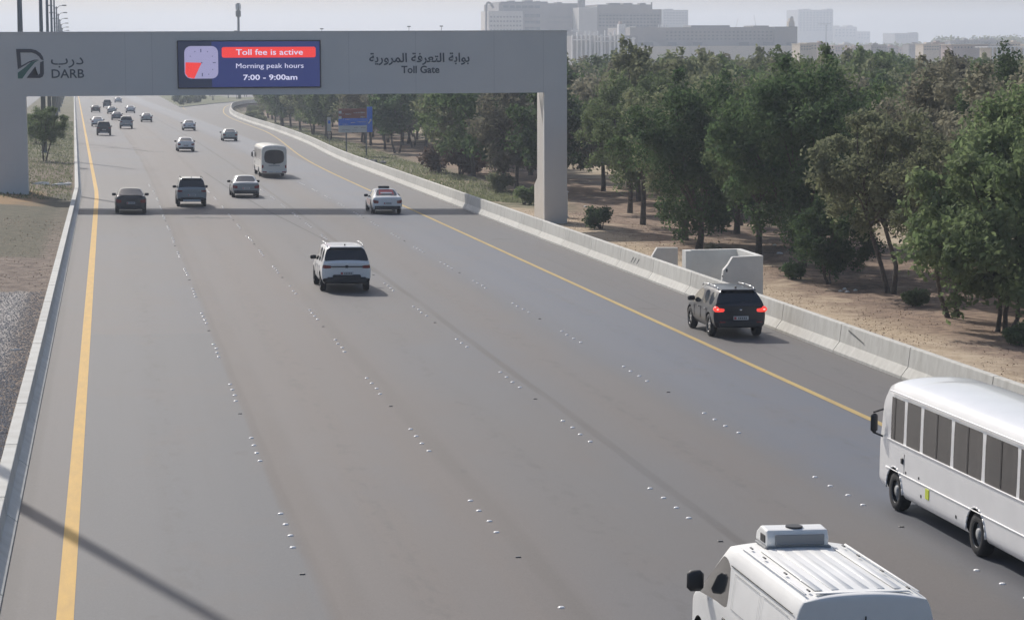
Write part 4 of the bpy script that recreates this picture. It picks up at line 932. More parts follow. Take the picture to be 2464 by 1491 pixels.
# --- far traffic, copies of the sedans and SUVs
far = [('sedan', 8.1, 252.5, 'paint_white', 'white sedan in the middle lane nearest beyond the silver sedan and gate'),
       ('sedan', 14.7, 291, 'paint_pale_green', 'pale sedan farthest right beyond the cream minibus'),
       ('sedan', 11.5, 342, 'paint_white', 'white sedan halfway up the road, right of the far cluster of cars'),
       ('sedan', 6.4, 397, 'paint_pale_green', 'pale silver sedan, rightmost of the far cluster of cars'),
       ('suv', 2.7, 351, 'paint_silver', 'grey tall SUV with white roof in the middle of the far cluster'),
       ('suv', -0.5, 314, 'paint_charcoal', 'dark hatchback-like SUV, lowest of the far cluster by the yellow line'),
       ('sedan', -1.5, 364, 'paint_white', 'white sedan partly behind the dark SUV next to the yellow line'),
       ('sedan', 1.6, 411, 'paint_grey', 'dark grey sedan just behind the grey tall SUV in the far cluster'),
       ('sedan', 0.9, 470, 'paint_pale_green', 'pale greenish sedan overlapped by the dark grey one in the far cluster'),
       ('sedan', -2.3, 485, 'paint_charcoal', 'small dark sedan far away, closest to the yellow line'),
       ('sedan', 4.6, 482, 'paint_white', 'small white sedan far away, right of the greenish one'),
       ('suv', 0.0, 548, 'paint_charcoal', 'tiny dark SUV second farthest up the road'),
       ('sedan', 2.9, 633, 'paint_white', 'tiny white car farthest up the road just under the beam')]
for kind, x, y, p, lab in far:
    src = c if kind == 'sedan' else d; base = MT['paint_charcoal'] if kind == 'sedan' else MT['paint_silver']
    o = copy_thing(src, (x, y, road_z(x, y)+.01), rot_at(y), lab, 'cars far up the motorway', {base: MT[p]} if MT[p] != base else None); o.name = 'far_'+kind
onc = [(-15.5, 355), (-18.8, 372), (-22.2, 392), (-15.5, 410), (-18.6, 440), (-22.3, 455), (-15.4, 470), (-26, 480), (-18.8, 505), (-15.6, 540), (-22.0, 560), (-18.7, 600)]
for i, (x, y) in enumerate(onc):
    o = copy_thing(c if i % 3 else d, (x+bend(y), y, zr(y)+.69), (GR, 0, math.pi+.0134), 'white car facing this way on the opposite carriageway behind the median tree', 'oncoming cars beyond the median', {MT['paint_charcoal']: MT['paint_white'], MT['paint_silver']: MT['paint_white']}); o.name = 'oncoming_car'

# ------------------------------------------------------------------ trees
RNG = np.random.default_rng(11)
def quads_mesh(name, cen, u, v, m):
    n = len(cen); co = np.empty((n, 4, 3)); co[:, 0] = cen-u-v*0.2; co[:, 1] = cen+u*0.2-v; co[:, 2] = cen+u+v*0.2; co[:, 3] = cen-u*0.2+v
    me = bpy.data.meshes.new(name); me.vertices.add(n*4); me.vertices.foreach_set('co', co.ravel())
    me.loops.add(n*4); me.loops.foreach_set('vertex_index', np.arange(n*4, dtype=np.int32))
    me.polygons.add(n); me.polygons.foreach_set('loop_start', np.arange(0, n*4, 4, dtype=np.int32)); me.polygons.foreach_set('loop_total', np.full(n, 4, dtype=np.int32))
    me.materials.append(m); me.update(calc_edges=True); return me
def unit(a): return a/np.maximum(np.linalg.norm(a, axis=-1, keepdims=True), 1e-6)
def leaf_cloud(rng, centers, rads, per, size, droop=0.35):
    k = len(centers); idx = np.repeat(np.arange(k), per); n = len(idx)
    d = unit(rng.normal(size=(n, 3))); r = rng.random(n)**0.45
    p = centers[idx]+d*(rads[idx]*r)[:, None]*np.array([1, 1, 0.72])
    p[:, 2] -= droop*rng.random(n)**2*rads[idx]
    nrm = unit(d*0.8+rng.normal(size=(n, 3))*0.8+np.array([0, 0, 0.35]))
    t = unit(np.cross(nrm, rng.normal(size=(n, 3))+np.array([0, 0, 0.001]))); t = unit(t+np.array([0, 0, -0.25])); b = unit(np.cross(nrm, t))
    s = size*(0.6+0.8*rng.random(n))
    return p, t*s[:, None], b*(s*0.5)[:, None]
def tree_meshes(seed, H, Rw, zlow, nleaf, size, lean=0.0, trunks=1, top=0.62, open_=0.0):
    rng = np.random.default_rng(seed); ncl = int(34+Rw*11)
    lob = [(rng.uniform(0, 6.28), rng.uniform(-.5, 1), rng.uniform(.1, .28)) for _ in range(6)]
    C_ = []; zc = (H+zlow)/2; hz = (H-zlow)/2
    while len(C_) < ncl:
        d = unit(rng.normal(size=3)); rr = rng.random()**(0.38)
        az = math.atan2(d[1], d[0]); k = 0.78+sum(a*max(0, math.cos(az-t0))*(1-abs(d[2]-zz)*.5) for t0, zz, a in lob)
        k *= 1-0.25*max(0, -d[2])
        p = np.array([d[0]*Rw*k*rr+lean*Rw*.35, d[1]*Rw*k*rr, zc+d[2]*hz*rr*min(1.06, k+.1)])
        if p[2] < zlow+0.3: continue
        C_.append(p)
    C_ = np.array(C_); rad = rng.uniform(.11, .21, ncl)*(Rw+hz)*.75
    rad = np.clip(rad, .5, 1.5)
    p, u, v = leaf_cloud(rng, C_, rad, nleaf//ncl, size, droop=0.8)
    # loose outer sprays
    k2 = int(ncl*0.6); j = rng.integers(0, ncl, k2); off = unit(C_[j]-np.array([0, 0, zc]))*rad[j][:, None]*.92
    c2 = C_[j]+off+rng.normal(size=(k2, 3))*.2; p2, u2, v2 = leaf_cloud(rng, c2, np.full(k2, .38), max(6, nleaf//ncl//7), size, droop=1.6)
    crown = quads_mesh('crown', np.concatenate([p, p2]), np.concatenate([u, u2]), np.concatenate([v, v2]), LEAF[0])
    mb = MB(); ends = C_[rng.permutation(ncl)[:9+3*trunks]]
    for tno in range(trunks):
        a = rng.uniform(0, 6.28) if trunks > 1 else 0; bx, by = (.25*math.cos(a), .25*math.sin(a)) if trunks > 1 else (0, 0)
        fork = np.array([bx*3+lean*.9+rng.uniform(-.25, .25), by*3+rng.uniform(-.25, .25), zlow*0.75+.7+rng.uniform(0, .5)])
        base = np.array([bx, by, -.3]); midp = (base+fork)/2+rng.normal(size=3)*.12; r0 = .2*(H/10)/math.sqrt(trunks)
        mb.tube(base, midp, r0*1.25, r0*.9, 7, cap=False); mb.tube(midp, fork, r0*.9, r0*.75, 7, cap=False)
        for e_ in ends[tno::trunks]:
            m1 = fork*.55+e_*.45+rng.normal(size=3)*.3; m1[2] += .3
            mb.tube(fork, m1, r0*.55, r0*.3, 5, cap=False); mb.tube(m1, e_, r0*.3, .02, 5, cap=False)
            s_ = e_+unit(rng.normal(size=3))*.9; mb.tube(m1, s_, r0*.18, .012, 4, cap=False)
    return crown, mb.mesh('trunk', MT['bark'], True)
TV = [tree_meshes(1, 10.5, 3.4, 2.2, 22000, .12, .2), tree_meshes(2, 9.6, 3.0, 2.6, 18000, .115, -.4, 2), tree_meshes(3, 11.2, 3.9, 1.2, 28000, .125, 0, 1),
      tree_meshes(4, 8.6, 2.8, 2.8, 14000, .115, .5, 2), tree_meshes(5, 10.0, 3.6, 2.1, 21000, .12, -.2, 1), tree_meshes(6, 7.0, 2.9, .5, 19000, .115, 0, 3), tree_meshes(7, 9.2, 2.5, 3.1, 11500, .11, .6, 1)]
LIGHT_TREE = [tree_meshes(21, 10.5, 3.6, 1.8, 8500, .21, .2), tree_meshes(22, 9.8, 3.3, 2.2, 7500, .21, -.3, 2), tree_meshes(23, 11.0, 4.0, 1.6, 9200, .22, 0, 1)]
def tree(x, y, vi, s, rz, leaf, label, group=None, light=False, z=None, sz=None):
    t = thing('tree', label, 'tree', (x, y, gz(x, y) if z is None else z), (0, 0, rz), group); t.scale = (s, s, (sz or s))
    cr, tr = (LIGHT_TREE if light else TV)[vi]
    o = link('crown', cr, t); o.material_slots[0].link = 'OBJECT'; o.material_slots[0].material = LEAF[leaf]
    link('trunk', tr, t); return t
special = [  # x, y, variant, scale, rotation, leaf, label
 (34.6, 88.5, 5, 1.22, .4, 0, 'bushy green tree with low foliage at the far right edge, nearest the barrier'),
 (35.0, 94.6, 1, .80, 1.2, 1, 'leaning slender tree standing on bare shaded ground left of the nearest bushy tree'),
 (36.2, 106.0, 3, 1.0, 2.9, 1, 'tree with a long leaning bare trunk between the dark tree and right edge'),
 (34.6, 110.5, 5, .62, 2.0, 3, 'short dark ivy-covered stump-like tree by the sandy track'),
 (35.6, 119.0, 2, .98, 5.2, 3, 'largest dark green tree, foliage reaching the ground, behind the concrete enclosure'),
 (34.8, 124.5, 6, .95, 1.0, 0, 'thin-trunked tree just left of the largest dark tree'),
 (34.4, 139.6, 4, 1.0, 3.3, 1, 'forked olive-green tree above the sandy track, left of the enclosure'),
 (39.5, 146.5, 4, 1.0, 2.1, 1, 'olive tree behind and right of the narrow tree beside the gantry column'),
 (37.8, 170.5, 0, .95, 4.4, 0, 'green tree seen just beyond the right side of the gantry column'),
 (43.5, 163.0, 2, .9, .6, 2, 'grey-brown tree between the gantry column and the bright sand gap'),
 (34.9, 153.4, 6, 1.02, .9, 0, 'narrow green tree just right of the gantry column'),
 (41.0, 112.0, 0, 1.0, 4.0, 2, 'grey-brown feathery tree behind the leaning trunk'),
 (40.5, 99.0, 4, 1.08, 1.1, 2, 'dull grey-green tree behind the nearest bushy tree'),
 (38.0, 92.5, 2, .95, 4.2, 0, 'green tree cut by the right edge behind the bushy one')]
for s in special: tree(*s)
tree(-5.6, 213, 3, .56, .3, 0, 'small round green tree on the median left of the yellow line')
tree(-7.6, 262, 5, .55, 1.3, 0, 'small bushy tree on the median behind the round one')
random.seed(21)
placed = [(s[0], s[1]) for s in special]; cnt = 0
groups = ('green trees of the planted wood', 'olive trees of the planted wood', 'grey-brown trees of the planted wood', 'dark trees of the planted wood')
labs = ('green leafy tree among the dense planted wood right of the motorway', 'olive feathery tree among the dense planted wood right of the motorway', 'grey-brown thin-leaved tree among the dense planted wood right of the motorway', 'dark green tree among the dense planted wood right of the motorway')
def tree_label(g, x, y):
    px = 256+5700*x/y; kind = ('green leafy tree', 'olive feathery tree', 'grey-brown thin-leaved tree', 'dark green tree')[g]
    sec = 'under the beam left of the gantry column' if px < 1300 else 'just right of the gantry column' if px < 1520 else 'between gantry column and concrete enclosure' if px < 1680 else 'above the concrete enclosure' if px < 1830 else 'behind the largest dark tree' if px < 2120 else 'behind the bushy trees at the right edge'
    dep = 'second row' if y < 135 else 'mid-wood' if y < 205 else 'far back'
    return kind+' '+sec+', '+dep, kind+'s '+sec+' '+dep
y = 96.0
while y < 345:
    X = 34.5
    while X < 0.405*y+6:
        x_ = X+random.uniform(-1.8, 1.8); y_ = y+random.uniform(-3, 3)
        clear = ((x_-50)/7)**2+((y_-153)/15)**2 < 1 or ((x_-51)/7)**2+((y_-250)/18)**2 < 1 or (116 < y_ < 150 and abs(x_-.322*y_) < 2.2) or (200 < y_ < 262 and abs(x_-.208*y_) < 2.4) or (x_ < 38.5 and 236 < y_ < 292)
        if min((x_-a)**2+((y_-b)*.8)**2 for a, b in placed) > 20 and not clear and (y_ < 150 or x_ > 34):
            g = random.choices((0, 1, 2, 3), (3.6, 4, 3.4, 1.6))[0]; placed.append((x_, y_)); far_ = y_ > 175
            tree(x_, y_, random.choice((0, 1, 2)) if far_ else random.choice((0, 1, 2, 3, 4, 4, 2, 6)), random.uniform(.84, 1.12), random.uniform(0, 6.28), g, *tree_label(g, x_, y_), far_); cnt += 1
        X += random.uniform(5.5, 8)
    y += 8.5
y = 350
while y < 640:                                  # front rows seen under the beam
    for X in (33.5, 39.5, 46):
        if X < 35 and y < 300: continue
        x_ = X+random.uniform(-1.5, 1.5)+max(0, xr(y)-24); y_ = y+random.uniform(-4, 4)
        g = random.choices((0, 1, 2, 3), (4, 4, 2, 2))[0]
        tree(x_, y_, random.randrange(3), random.uniform(.8, 1.05), random.uniform(0, 6.28), g, 'tree in the row beside the slip road, seen under the beam', 'trees beside the slip road', True)
    y += 15
for x_, y_ in ((24, 645), (30, 690), (37, 740), (27, 730), (21, 700), (44, 770), (20.5, 760), (33, 780)):
    tree(x_, y_, random.randrange(3), random.uniform(.6, .8), random.uniform(0, 6), random.choice((0, 1)), 'tree on the grass island where the slip road leaves', 'trees on the far grass island', True, z=road_z(x_, y_)+.15)
# the wood beyond, one mass
rng = np.random.default_rng(5); cs = []; rs = []
for _ in range(1500):
    y = 345+rng.random()**1.3*750; x = rng.uniform(50+max(0, (y-500)*.35), 0.43*y+25)
    h = rng.uniform(9, 12.5)
    for k in range(3): cs.append((x+rng.normal()*1.5, y+rng.normal()*1.5, gz(x, y)+h-1.6-k*2.4*rng.random())); rs.append(rng.uniform(1.5, 2.6))
pp, uu, vv = leaf_cloud(rng, np.array(cs), np.array(rs), 34, .5)
link('far_woodland', quads_mesh('far_woodland', pp, uu, vv, LEAF[1]), kind='stuff')
# shrubs
def shrub_mesh(seed, R, H, n, size):
    r = np.random.default_rng(seed); c = np.array([(r.normal()*R*.4, r.normal()*R*.4, H*(.25+.5*r.random())) for _ in range(10)]); p, u, v = leaf_cloud(r, c, np.full(10, R*.5), n//10, size)
    cr = quads_mesh('foliage', p, u, v, LEAF[0]); mb = MB()
    for k in range(5):
        e_ = c[k]; mb.tube((0, 0, -.2), e_, .05, .015, 5, cap=False)
    return cr, mb.mesh('stem', MT['bark'])
SH = [shrub_mesh(31, 1.3, 1.9, 2600, .11), shrub_mesh(32, .8, 1.1, 1500, .10)]
def shrub(x, y, vi, s, leaf, label, group=None, z=None):
    t = thing('shrub', label, 'shrub', (x, y, gz(x, y) if z is None else z), (0, 0, x*7.1), group); t.scale = (s, s, s)
    o = link('foliage', SH[vi][0], t); o.material_slots[0].link = 'OBJECT'; o.material_slots[0].material = LEAF[leaf]; link('stem', SH[vi][1], t)
for x, y, s in ((32.6, 236, 1.6), (34.2, 232, 1.7), (35.8, 238, 1.6)): shrub(x, y, 0, s, 4, 'reddish brown dry bush at the foot of the trees before the gantry column', 'reddish dry bushes')
for x, y, s, vi, lf in ((31, 148, .8, 0, 3), (38.5, 150, 1.1, 0, 3), (33.2, 128, .7, 1, 2), (35.3, 100.5, .8, 1, 0), (33.4, 113, .9, 1, 3), (40, 97, 1.0, 0, 0), (33.6, 84, .9, 1, 0), (37, 83, 1.2, 0, 0), (31.5, 180, .8, 0, 0), (33, 200, 1.0, 0, 1)):
    shrub(x, y, vi, s, lf, 'low leafy shrub at the foot of the planted wood', 'shrubs under the planted wood')
for x, y, s in ((26.5, 420, 1.3), (27.3, 455, 1.5), (28.2, 470, 1.4), (27, 395, 1.0), (30.5, 505, 1.6), (33, 540, 1.5)): shrub(x, y, 0, s, 1, 'yellow-green bush behind the far end of the curved barrier', 'bushes behind the curved barrier')
for x, y, s in ((18.6, 590, 1.0), (20, 615, 1.3), (22.5, 628, 1.2), (18.5, 640, 1.4), (25, 650, 1.3)): shrub(x, y, 0, s, 1, 'yellow-green bush on the far grass island', 'bushes on the far grass island', road_z(x, y)+.15)

# ------------------------------------------------------------------ small ground cover (uncountable)
def scatter(name, m, n, fx, flat, size, asp, lift, seed):
    r = np.random.default_rng(seed); P_ = []
    while len(P_) < n:
        x, y = fx(r); 
        if x > 5 and x < xr(y)+1.2: continue
        if x < 5 and x > xl(y)-.5: continue
        P_.append((x, y, gz(x, y)+lift))
    P_ = np.array(P_); d = unit(r.normal(size=(n, 3))*np.array([1, 1, flat])); t = unit(np.cross(d, r.normal(size=(n, 3)))); b = np.cross(d, t)
    s = size*(.5+r.random(n)); return link(name, quads_mesh(name, P_, t*s[:, None], b*(s*asp)[:, None], m), kind='stuff')
MT['dead_leaf'] = mat('dead_leaf', (0.22, 0.14, 0.09), rough=0.9, noise=0.6, scale=1.5, col2=(0.42, 0.31, 0.22))
MT['pebble'] = mat('pebble', (0.28, 0.265, 0.25), rough=0.9, noise=0.5, scale=7, col2=(0.55, 0.52, 0.50))
scatter('leaf_litter', MT['dead_leaf'], 34000, lambda r: (29+abs(r.normal())*7, 62+r.random()*110), 9, .036, .5, .01, 1)
scatter('leaf_litter', MT['dead_leaf'], 5000, lambda r: (-2.4-r.random()*7, 86+r.random()*45), 9, .035, .5, .01, 2)
def grassf(name, n, fx, seed, h=.16):
    r = np.random.default_rng(seed); P_ = []
    while len(P_) < n:
        x, y = fx(r)
        if (x > 5 and x < xr(y)+1.2) or (x < 5 and x > xl(y)-.6): continue
        P_.append((x, y, gz(x, y)+h*.6))
    P_ = np.array(P_); up = unit(r.normal(size=(n, 3))*.35+np.array([0, 0, 1])); b = unit(np.cross(up, r.normal(size=(n, 3)))); s = h*(.5+r.random(n))
    return link(name, quads_mesh(name, P_, up*s[:, None], b*(s*.35)[:, None], LEAF[1]), kind='stuff')
grassf('dry_grass', 16000, lambda r: (-2.4-r.random()*9, 150+r.random()*230), 3, .09)
grassf('verge_grass', 20000, lambda r: (24+r.random()*10, 182+r.random()**1.5*250), 4, .12)
r = np.random.default_rng(8); mb = MB()
for _ in range(6500):
    y = 36+52*r.random()**.8; x = -2.36-r.random()*max(.25, (y*.0445-2.1)); s = r.uniform(.014, .036); z = gz(x, y)+s*.3
    a = r.random()*6.28; ca, sa = math.cos(a)*s, math.sin(a)*s
    mb.add([(x+ca, y+sa, z), (x-sa, y+ca*.7, z), (x-ca, y-sa, z), (x+sa, y-ca*.7, z), (x, y, z+s*.7)], [(0, 1, 4), (1, 2, 4), (2, 3, 4), (3, 0, 4)])
mb.obj('gravel', MT['pebble'], kind='stuff')
# scraps, rocks
MT['scrap'] = mat('white_scrap', (0.7, 0.7, 0.68), rough=0.8); MT['rock'] = mat('rock', (0.25, 0.24, 0.225), rough=0.9, noise=0.3, scale=3)
def lump(name, m, x, y, sx, sy, sz, label, cat, group, z=None):
    bm = bmesh.new(); bmesh.ops.create_icosphere(bm, subdivisions=2, radius=1)
    q = random.random()*50
    for v in bm.verts:
        k = 1+.22*math.sin(v.co.x*4+q)*math.cos(v.co.y*5+q)+.12*math.sin(v.co.z*9+q); v.co = Vector((v.co.x*sx*k, v.co.y*sy*k, max(-.3, v.co.z)*sz*k))
    me = bpy.data.meshes.new(name); bm.to_mesh(me); bm.free(); me.materials.append(m)
    return link(name, me, None, (x, y, (gz(x, y) if z is None else z)+sz*.2), (0, 0, random.random()*6), label, cat, group)
random.seed(9)
for k in range(26):
    x = 26.0+random.random()*3.6; y = 274-3.5*(x-26.0)+random.uniform(-5, 10); s = random.uniform(.2, .5)
    lump('rock', MT['rock'], x, y, s*1.4, s, s*.9, 'grey rock in the heap at the foot of the direction sign', 'rock', 'rocks heaped below the direction sign')
for x, y, sx, sy in ((-4.75, 170.5, .9, .14), (-4.35, 169.6, .3, .25), (-3.3, 169.5, .75, .16), (-2.85, 170.8, .28, .22)):
    lump('plastic_scrap', MT['scrap'], x, y, sx, sy, .16, 'white scrap lying on the brown median behind the gantry column', 'litter', 'white scraps on the median')
for x, y in ((34.0, 107.3), (34.25, 107.0), (34.5, 108.2), (34.8, 107.5)): lump('paper_scrap', MT['scrap'], x, y, .12, .1, .07, 'white scrap on the dead leaves below the dark tree', 'litter', 'white scraps under the dark tree')
for x, y in ((37, 128), (30.5, 160), (39, 136), (31.6, 152), (36, 178), (42, 131)): lump('paper_scrap', MT['scrap'], x, y, .2, .12, .07, 'white scrap lying among the tree trunks', 'litter', 'white scraps among the trunks')
lump('white_marker', MT['scrap'], -2.75, 69.6, .2, .04, .04, 'short white marker lying on the gravel by the left barrier', 'marker', None)

# ------------------------------------------------------------------ the town beyond the wood
def at(px, py, Y):
    u = (px-1232)/5700; v = (745.5-py)/5700; d = Fv+u*Rv+v*Uv; t = Y/d.y; return Vector((0, 0, CAM_H))+d*t
MT['b_grey'] = mat('facade_grey', (0.30, 0.28, 0.27), rough=0.8, noise=0.05, scale=0.02); MT['b_light'] = mat('facade_light', (0.62, 0.59, 0.55), rough=0.8)
MT['b_mid'] = mat('facade_mid', (0.25, 0.24, 0.24), rough=0.8); MT['b_dark'] = mat('facade_dark', (0.10, 0.11, 0.13), rough=0.6); MT['b_beige'] = mat('facade_beige', (0.58, 0.50, 0.40), rough=0.85)
MT['b_rose'] = mat('facade_rose', (0.42, 0.32, 0.28), rough=0.85); MT['b_white'] = mat('facade_white', (0.75, 0.74, 0.73), rough=0.8); MT['b_glass'] = mat('facade_glass', (0.08, 0.10, 0.13), rough=0.25); MT['b_green'] = mat('roof_green', (0.16, 0.2, 0.16), rough=0.9)
def block(root, name, px0, px1, py, Y, depth, m, base=None):
    a = at(px0, py, Y); b = at(px1, py, Y); zt_ = (a.z+b.z)/2; zb_ = zr(Y)-3.0 if base is None else at(px0, base, Y).z
    mb = MB(); mb.box(a.x, b.x, Y, Y+depth, zb_, zt_); return mb.obj(name, m, root)
def wins(root, px0, px1, py0, py1, Y, nx, ny, m, fx=.6, fy=.5, name='window'):
    a = at(px0, py0, Y); b = at(px1, py1, Y); dx = (b.x-a.x)/nx; dz = (a.z-b.z)/ny
    me = None
    for j in range(ny):
        for i in range(nx):
            if me is None: mb = MB(); mb.box(-dx*fx/2, dx*fx/2, 0, .3, -dz*fy/2, dz*fy/2); me = mb.mesh(name, m)
            link(name, me, root, (a.x+dx*(i+.5), Y-.25, a.z-dz*(j+.5)))
h = thing('hotel_block', 'long grey multi-storey building with a pale lattice left end and curved dark edge', 'building'); Y = 1500
block(h, 'main_wall', 1200, 1391, 8.5, Y, 60, MT['b_grey']); block(h, 'pale_wing', 1175, 1258, 27, Y-6, 30, MT['b_light']); block(h, 'upper_storey', 1205, 1318, 4.5, Y+8, 40, MT['b_mid'])
wins(h, 1178, 1256, 36, 78, Y-6, 10, 4, MT['b_mid'], .6, .4); wins(h, 1262, 1300, 30, 78, Y, 3, 3, MT['b_glass'], .9, .45, 'window_band'); wins(h, 1318, 1384, 36, 60, Y, 2, 2, MT['b_mid'], .94, .5, 'window_band'); wins(h, 1210, 1300, 12, 22, Y, 6, 1, MT['b_glass'], .85, .6, 'window_band')
mb = MB(); pts = [at(1170, 85, Y-8), at(1170, 12, Y-8), at(1174, 6, Y-8), at(1181, 9, Y-8), at(1187, 20, Y-8)]
for p, q in zip(pts, pts[1:]): mb.tube(p, q, .7, .7, 6)
mb.obj('curved_edge_frame', MT['b_dark'], h)
mb = MB(); p = at(1399, 4, Y-4); mb.tube((p.x, p.y, p.z-14), (p.x, p.y, p.z+1.5), 2.4, 2.4, 14); mb.obj('stair_drum', MT['b_mid'], h)
for px, w_, py in ((1225, 14, 2), (1262, 20, 1), (1290, 10, 3), (1340, 12, 6)): block(h, 'roof_plant', px, px+w_, py, Y+12, 10, MT['b_mid'], py+6)
h = thing('office_block', 'grey stepped building with a pale stair tower at its left end', 'building'); Y = 1480
block(h, 'stair_tower', 1393, 1437, 18.5, Y-4, 20, MT['b_light']); block(h, 'main_wall', 1437, 1569, 11.5, Y, 50, MT['b_grey']); block(h, 'lower_wing', 1569, 1592, 23, Y, 50, MT['b_mid'])
wins(h, 1440, 1510, 30, 52, Y, 1, 1, MT['b_mid'], .95, .8, 'window_band'); wins(h, 1516, 1588, 30, 52, Y, 1, 1, MT['b_mid'], .95, .8, 'window_band'); wins(h, 1440, 1588, 34, 66, Y-.3, 18, 4, MT['b_glass'], .55, .4)
for px, w_ in ((1465, 28), (1500, 22), (1540, 14)): block(h, 'roof_plant', px, px+w_, 8, Y+10, 8, MT['b_mid'], 14)
mb = MB(); p = at(1568, 6, Y+2); mb.tube((p.x, p.y, p.z-6), p, .5, .4, 6); mb.obj('mast', MT['b_dark'], h)
h = thing('white_lattice_building', 'white building with pale lattice frames and a red-topped pylon in front of the grey blocks', 'building'); Y = 1200
block(h, 'main_wall', 1376, 1534, 86, Y, 30, MT['b_mid']); random.seed(12)
px = 1376
while px < 1532:
    w_ = random.choice((2, 3, 5)); top = random.choice((73, 78, 84, 90, 75)); block(h, 'frame_post', px, px+w_, top, Y-3-random.random(), 1.2, MT['b_white']); px += w_+random.choice((5, 7, 9))
for a_, b_, t_ in ((1376, 1400, 73), (1404, 1440, 82), (1440, 1470, 88), (1476, 1500, 84), (1500, 1530, 92), (1380, 1420, 95), (1430, 1500, 99)): block(h, 'frame_beam', a_, b_, t_, Y-5, 1.0, MT['b_white'], t_+2.4)
block(h, 'pylon', 1489, 1505, 58, Y-2, 4, MT['b_white'], 84); block(h, 'pylon_top', 1491, 1497, 52, Y-2, 3, MT['b_rose'], 58.2)
h = thing('long_grey_building', 'long low grey building with dark recesses along its base, tower at right end', 'building'); Y = 1300
block(h, 'main_wall', 1516, 1864, 66, Y, 60, MT['b_grey']); block(h, 'right_block', 1864, 1919, 64.5, Y-3, 60, MT['b_mid']); block(h, 'podium', 1530, 1919, 111, Y-8, 20, MT['b_beige'])
for a_, b_ in ((1535, 1572), (1607, 1628), (1667, 1690), (1778, 1802), (1836, 1861), (1893, 1916)): block(h, 'recess', a_, b_, 102, Y-3.4, .4, MT['b_dark'], 110)
for a_, b_, t_ in ((1663, 1756, 61.5), (1530, 1560, 64), (1780, 1800, 67), (1812, 1850, 62)): block(h, 'roof_room', a_, b_, t_, Y+4, 20, MT['b_mid'], 68)
wins(h, 1600, 1860, 74, 98, Y, 26, 3, MT['b_dark'], .45, .35); 
for k in range(5): p = at(1585+k*5.5, 60, Y-1); mb = MB(); mb.tube((p.x, p.y, p.z-1.6), p, .35, .3, 6); mb.obj('flag_post', MT['b_white'], h)
t_ = thing('clock_tower', 'small domed stone tower on the right end of the long grey building', 'tower'); block(t_, 'shaft', 1898, 1912, 52, Y+2, 4, MT['b_beige'], 66); block(t_, 'belfry', 1900.5, 1909.5, 45, Y+2.5, 3, MT['b_beige'], 52.2)
p = at(1905, 44, Y+4); mb = MB(); mb.v = []; n = 10
for i in range(5):
    a_ = i/4*math.pi/2; mb.v += [(p.x+.95*math.cos(a_)*math.cos(2*math.pi*k/n), p.y+.95*math.cos(a_)*math.sin(2*math.pi*k/n), p.z-.3+1.4*math.sin(a_)) for k in range(n)]
mb.f = [(i*n+k, i*n+(k+1) % n, (i+1)*n+(k+1) % n, (i+1)*n+k) for i in range(4) for k in range(n)]; mb.mi = [0]*len(mb.f); mb.obj('dome', MT['b_mid'], t_)
def slab(label, px0, px1, py, Y, depth, m, nx, ny, pyb, extra=()):
    h = thing('distant_block', label, 'building'); block(h, 'main_wall', px0, px1, py, Y, depth, m)
    for a_, b_, c_ in extra: block(h, 'roof_room', a_, b_, c_, Y+3, depth*.4, m, py+.5)
    wins(h, px0+2, px1-2, py+4, pyb, Y, nx, ny, MT['b_glass'], .55, .45)
slab('pale hazy tower block right behind the grey office block', 1594, 1656, 24.5, 2500, 40, MT['b_mid'], 8, 5, 60, ((1600, 1620, 22),))
slab('large pale blue slab tower standing alone right of the domed tower', 1921, 2005, 24, 3300, 60, MT['b_grey'], 10, 8, 76, ((1930, 1950, 22), (1990, 2003, 21.5)))
slab('low hazy block just right of the pale blue slab', 2006, 2062, 65, 3600, 60, MT['b_grey'], 6, 3, 90, ((2010, 2020, 62), (2038, 2052, 61.5)))
slab('lowest hazy step beside the low hazy block', 2062, 2094, 76, 3700, 60, MT['b_grey'], 4, 2, 95)
slab('small square hazy block alone on the skyline at right', 2154, 2210, 80, 3000, 50, MT['b_mid'], 7, 2, 92, ((2196, 2208, 78),))
tc = thing('tower_crane', 'thin tower crane before the pale blue slab', 'crane'); p = at(1988, 60, 2400); mb = MB(); mb.tube((p.x, p.y, p.z-32), (p.x, p.y, p.z), .7, .7, 4); mb.obj('crane_mast', MT['b_dark'], tc); q = at(1968, 58, 2400); w_ = at(1999, 58, 2400); mb = MB(); mb.tube(q, w_, .5, .5, 4); mb.obj('jib', MT['b_dark'], tc)
for px, py in ((1818, 36), (1770, 46)):
    tc = thing('tower_crane', 'faint distant crane above the long grey building', 'crane', group='faint cranes above the long building'); p = at(px, py+22, 2900); q = at(px-4 if px > 1800 else px+6, py, 2900); mb = MB(); mb.tube((p.x, p.y, p.z-10), p, .6, .6, 4); mb.obj('crane_mast', MT['b_mid'], tc); mb = MB(); mb.tube(p, q, .4, .3, 4); mb.obj('jib', MT['b_mid'], tc)
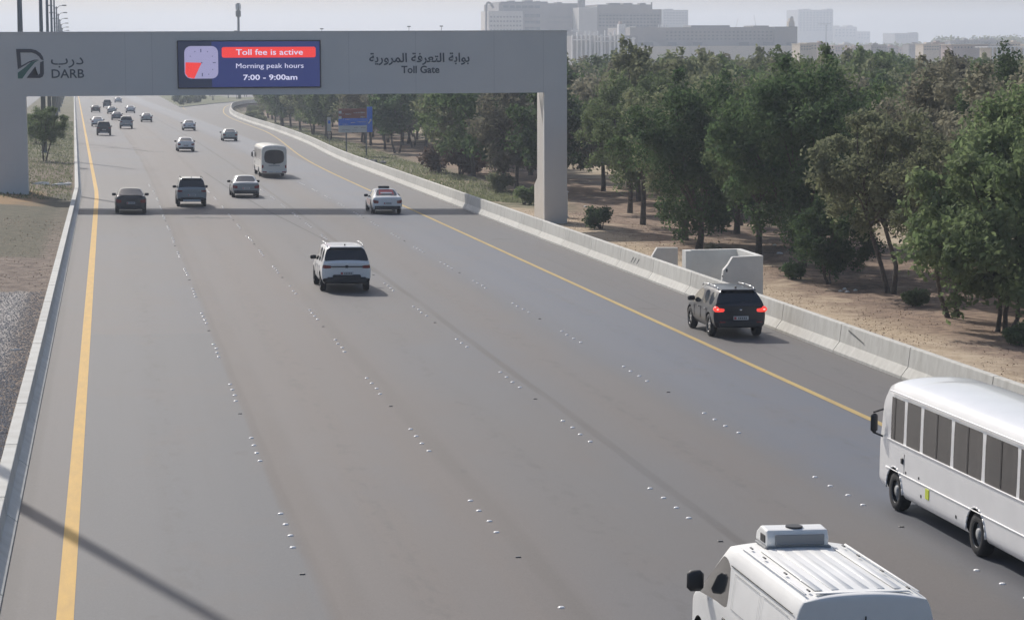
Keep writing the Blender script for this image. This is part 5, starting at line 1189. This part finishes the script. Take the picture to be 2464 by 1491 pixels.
# villas in front of the skyline
random.seed(30); px = 1925.0
while px < 2480:
    w_ = random.uniform(14, 40); top = random.uniform(99, 113)+(3 if px < 2200 else 0); Y = random.uniform(950, 1600); m = random.choice([MT['b_beige'], MT['b_beige'], MT['b_light'], MT['b_grey'], MT['b_rose']])
    if 2275 < px < 2380: top = random.uniform(96, 99); m = MT['b_grey']; Y = 1600
    vl = thing('villa', 'low beige or grey house showing over the tree tops at right', 'house', group='low houses over the tree tops')
    block(vl, 'wall', px, px+w_, top, Y, 12, m); block(vl, 'parapet', px-.4, px+w_+.4, top-.6, Y-.4, 13, m, top+.8)
    if random.random() < .6: q = px+random.uniform(1, w_*.5); block(vl, 'roof_room', q, q+w_*.3, top-4, Y+3, 4, m, top)
    wins(vl, px+1, px+w_-1, top+3, top+16, Y, max(2, int(w_/6)), 2, MT['b_dark'], .4, .4)
    px += w_*random.uniform(.6, 1.05)
vl = thing('long_villa', 'long rose-brown low building at right with a pale flat roof', 'house'); block(vl, 'wall', 2290, 2378, 108, 1050, 14, MT['b_rose']); block(vl, 'parapet', 2288, 2380, 106.4, 1049, 15, MT['b_beige'], 108.2)
wins(vl, 2294, 2374, 111, 118, 1050, 10, 1, MT['b_dark'], .35, .5)
vl = thing('pale_villa', 'pale villa with white columns at the right edge over the trees', 'house'); block(vl, 'wall', 2384, 2464, 116, 900, 12, MT['b_beige']); block(vl, 'parapet', 2376, 2475, 112.5, 899, 14, MT['b_white'], 114.8)
for k in range(8): block(vl, 'column', 2388+k*10.5, 2391+k*10.5, 114.8, 898.4, .5, MT['b_white'])
# distant tree belt on the skyline
rng = np.random.default_rng(6); cs = []; rs = []
for _ in range(700):
    px = rng.uniform(1880, 2520); Y = rng.uniform(1700, 2600); p = at(px, 103, Y); cs.append((p.x, Y, zr(Y)-2+rng.uniform(8, 17)*(1.0 if px < 2250 else 1.35))); rs.append(rng.uniform(4, 7))
pp, uu, vv = leaf_cloud(rng, np.array(cs), np.array(rs), 26, 1.8); link('distant_tree_belt', quads_mesh('distant_tree_belt', pp, uu, vv, LEAF[1]), kind='stuff')

# ------------------------------------------------------------------ haze
hm = bpy.data.materials.new('haze'); hm.use_nodes = True; n = hm.node_tree; n.nodes.clear()
vo = n.nodes.new('ShaderNodeVolumePrincipled'); vo.inputs['Color'].default_value = (0.76, 0.85, 1.0, 1); vo.inputs['Density'].default_value = HAZE; vo.inputs['Anisotropy'].default_value = 0.35
mo = n.nodes.new('ShaderNodeOutputMaterial'); n.links.new(vo.outputs[0], mo.inputs['Volume'])
mb = MB(); mb.box(-1800, 3600, -200, 6300, -16.5, 84); hz = mb.obj('haze', hm, kind='stuff'); hm.cycles.homogeneous_volume = True
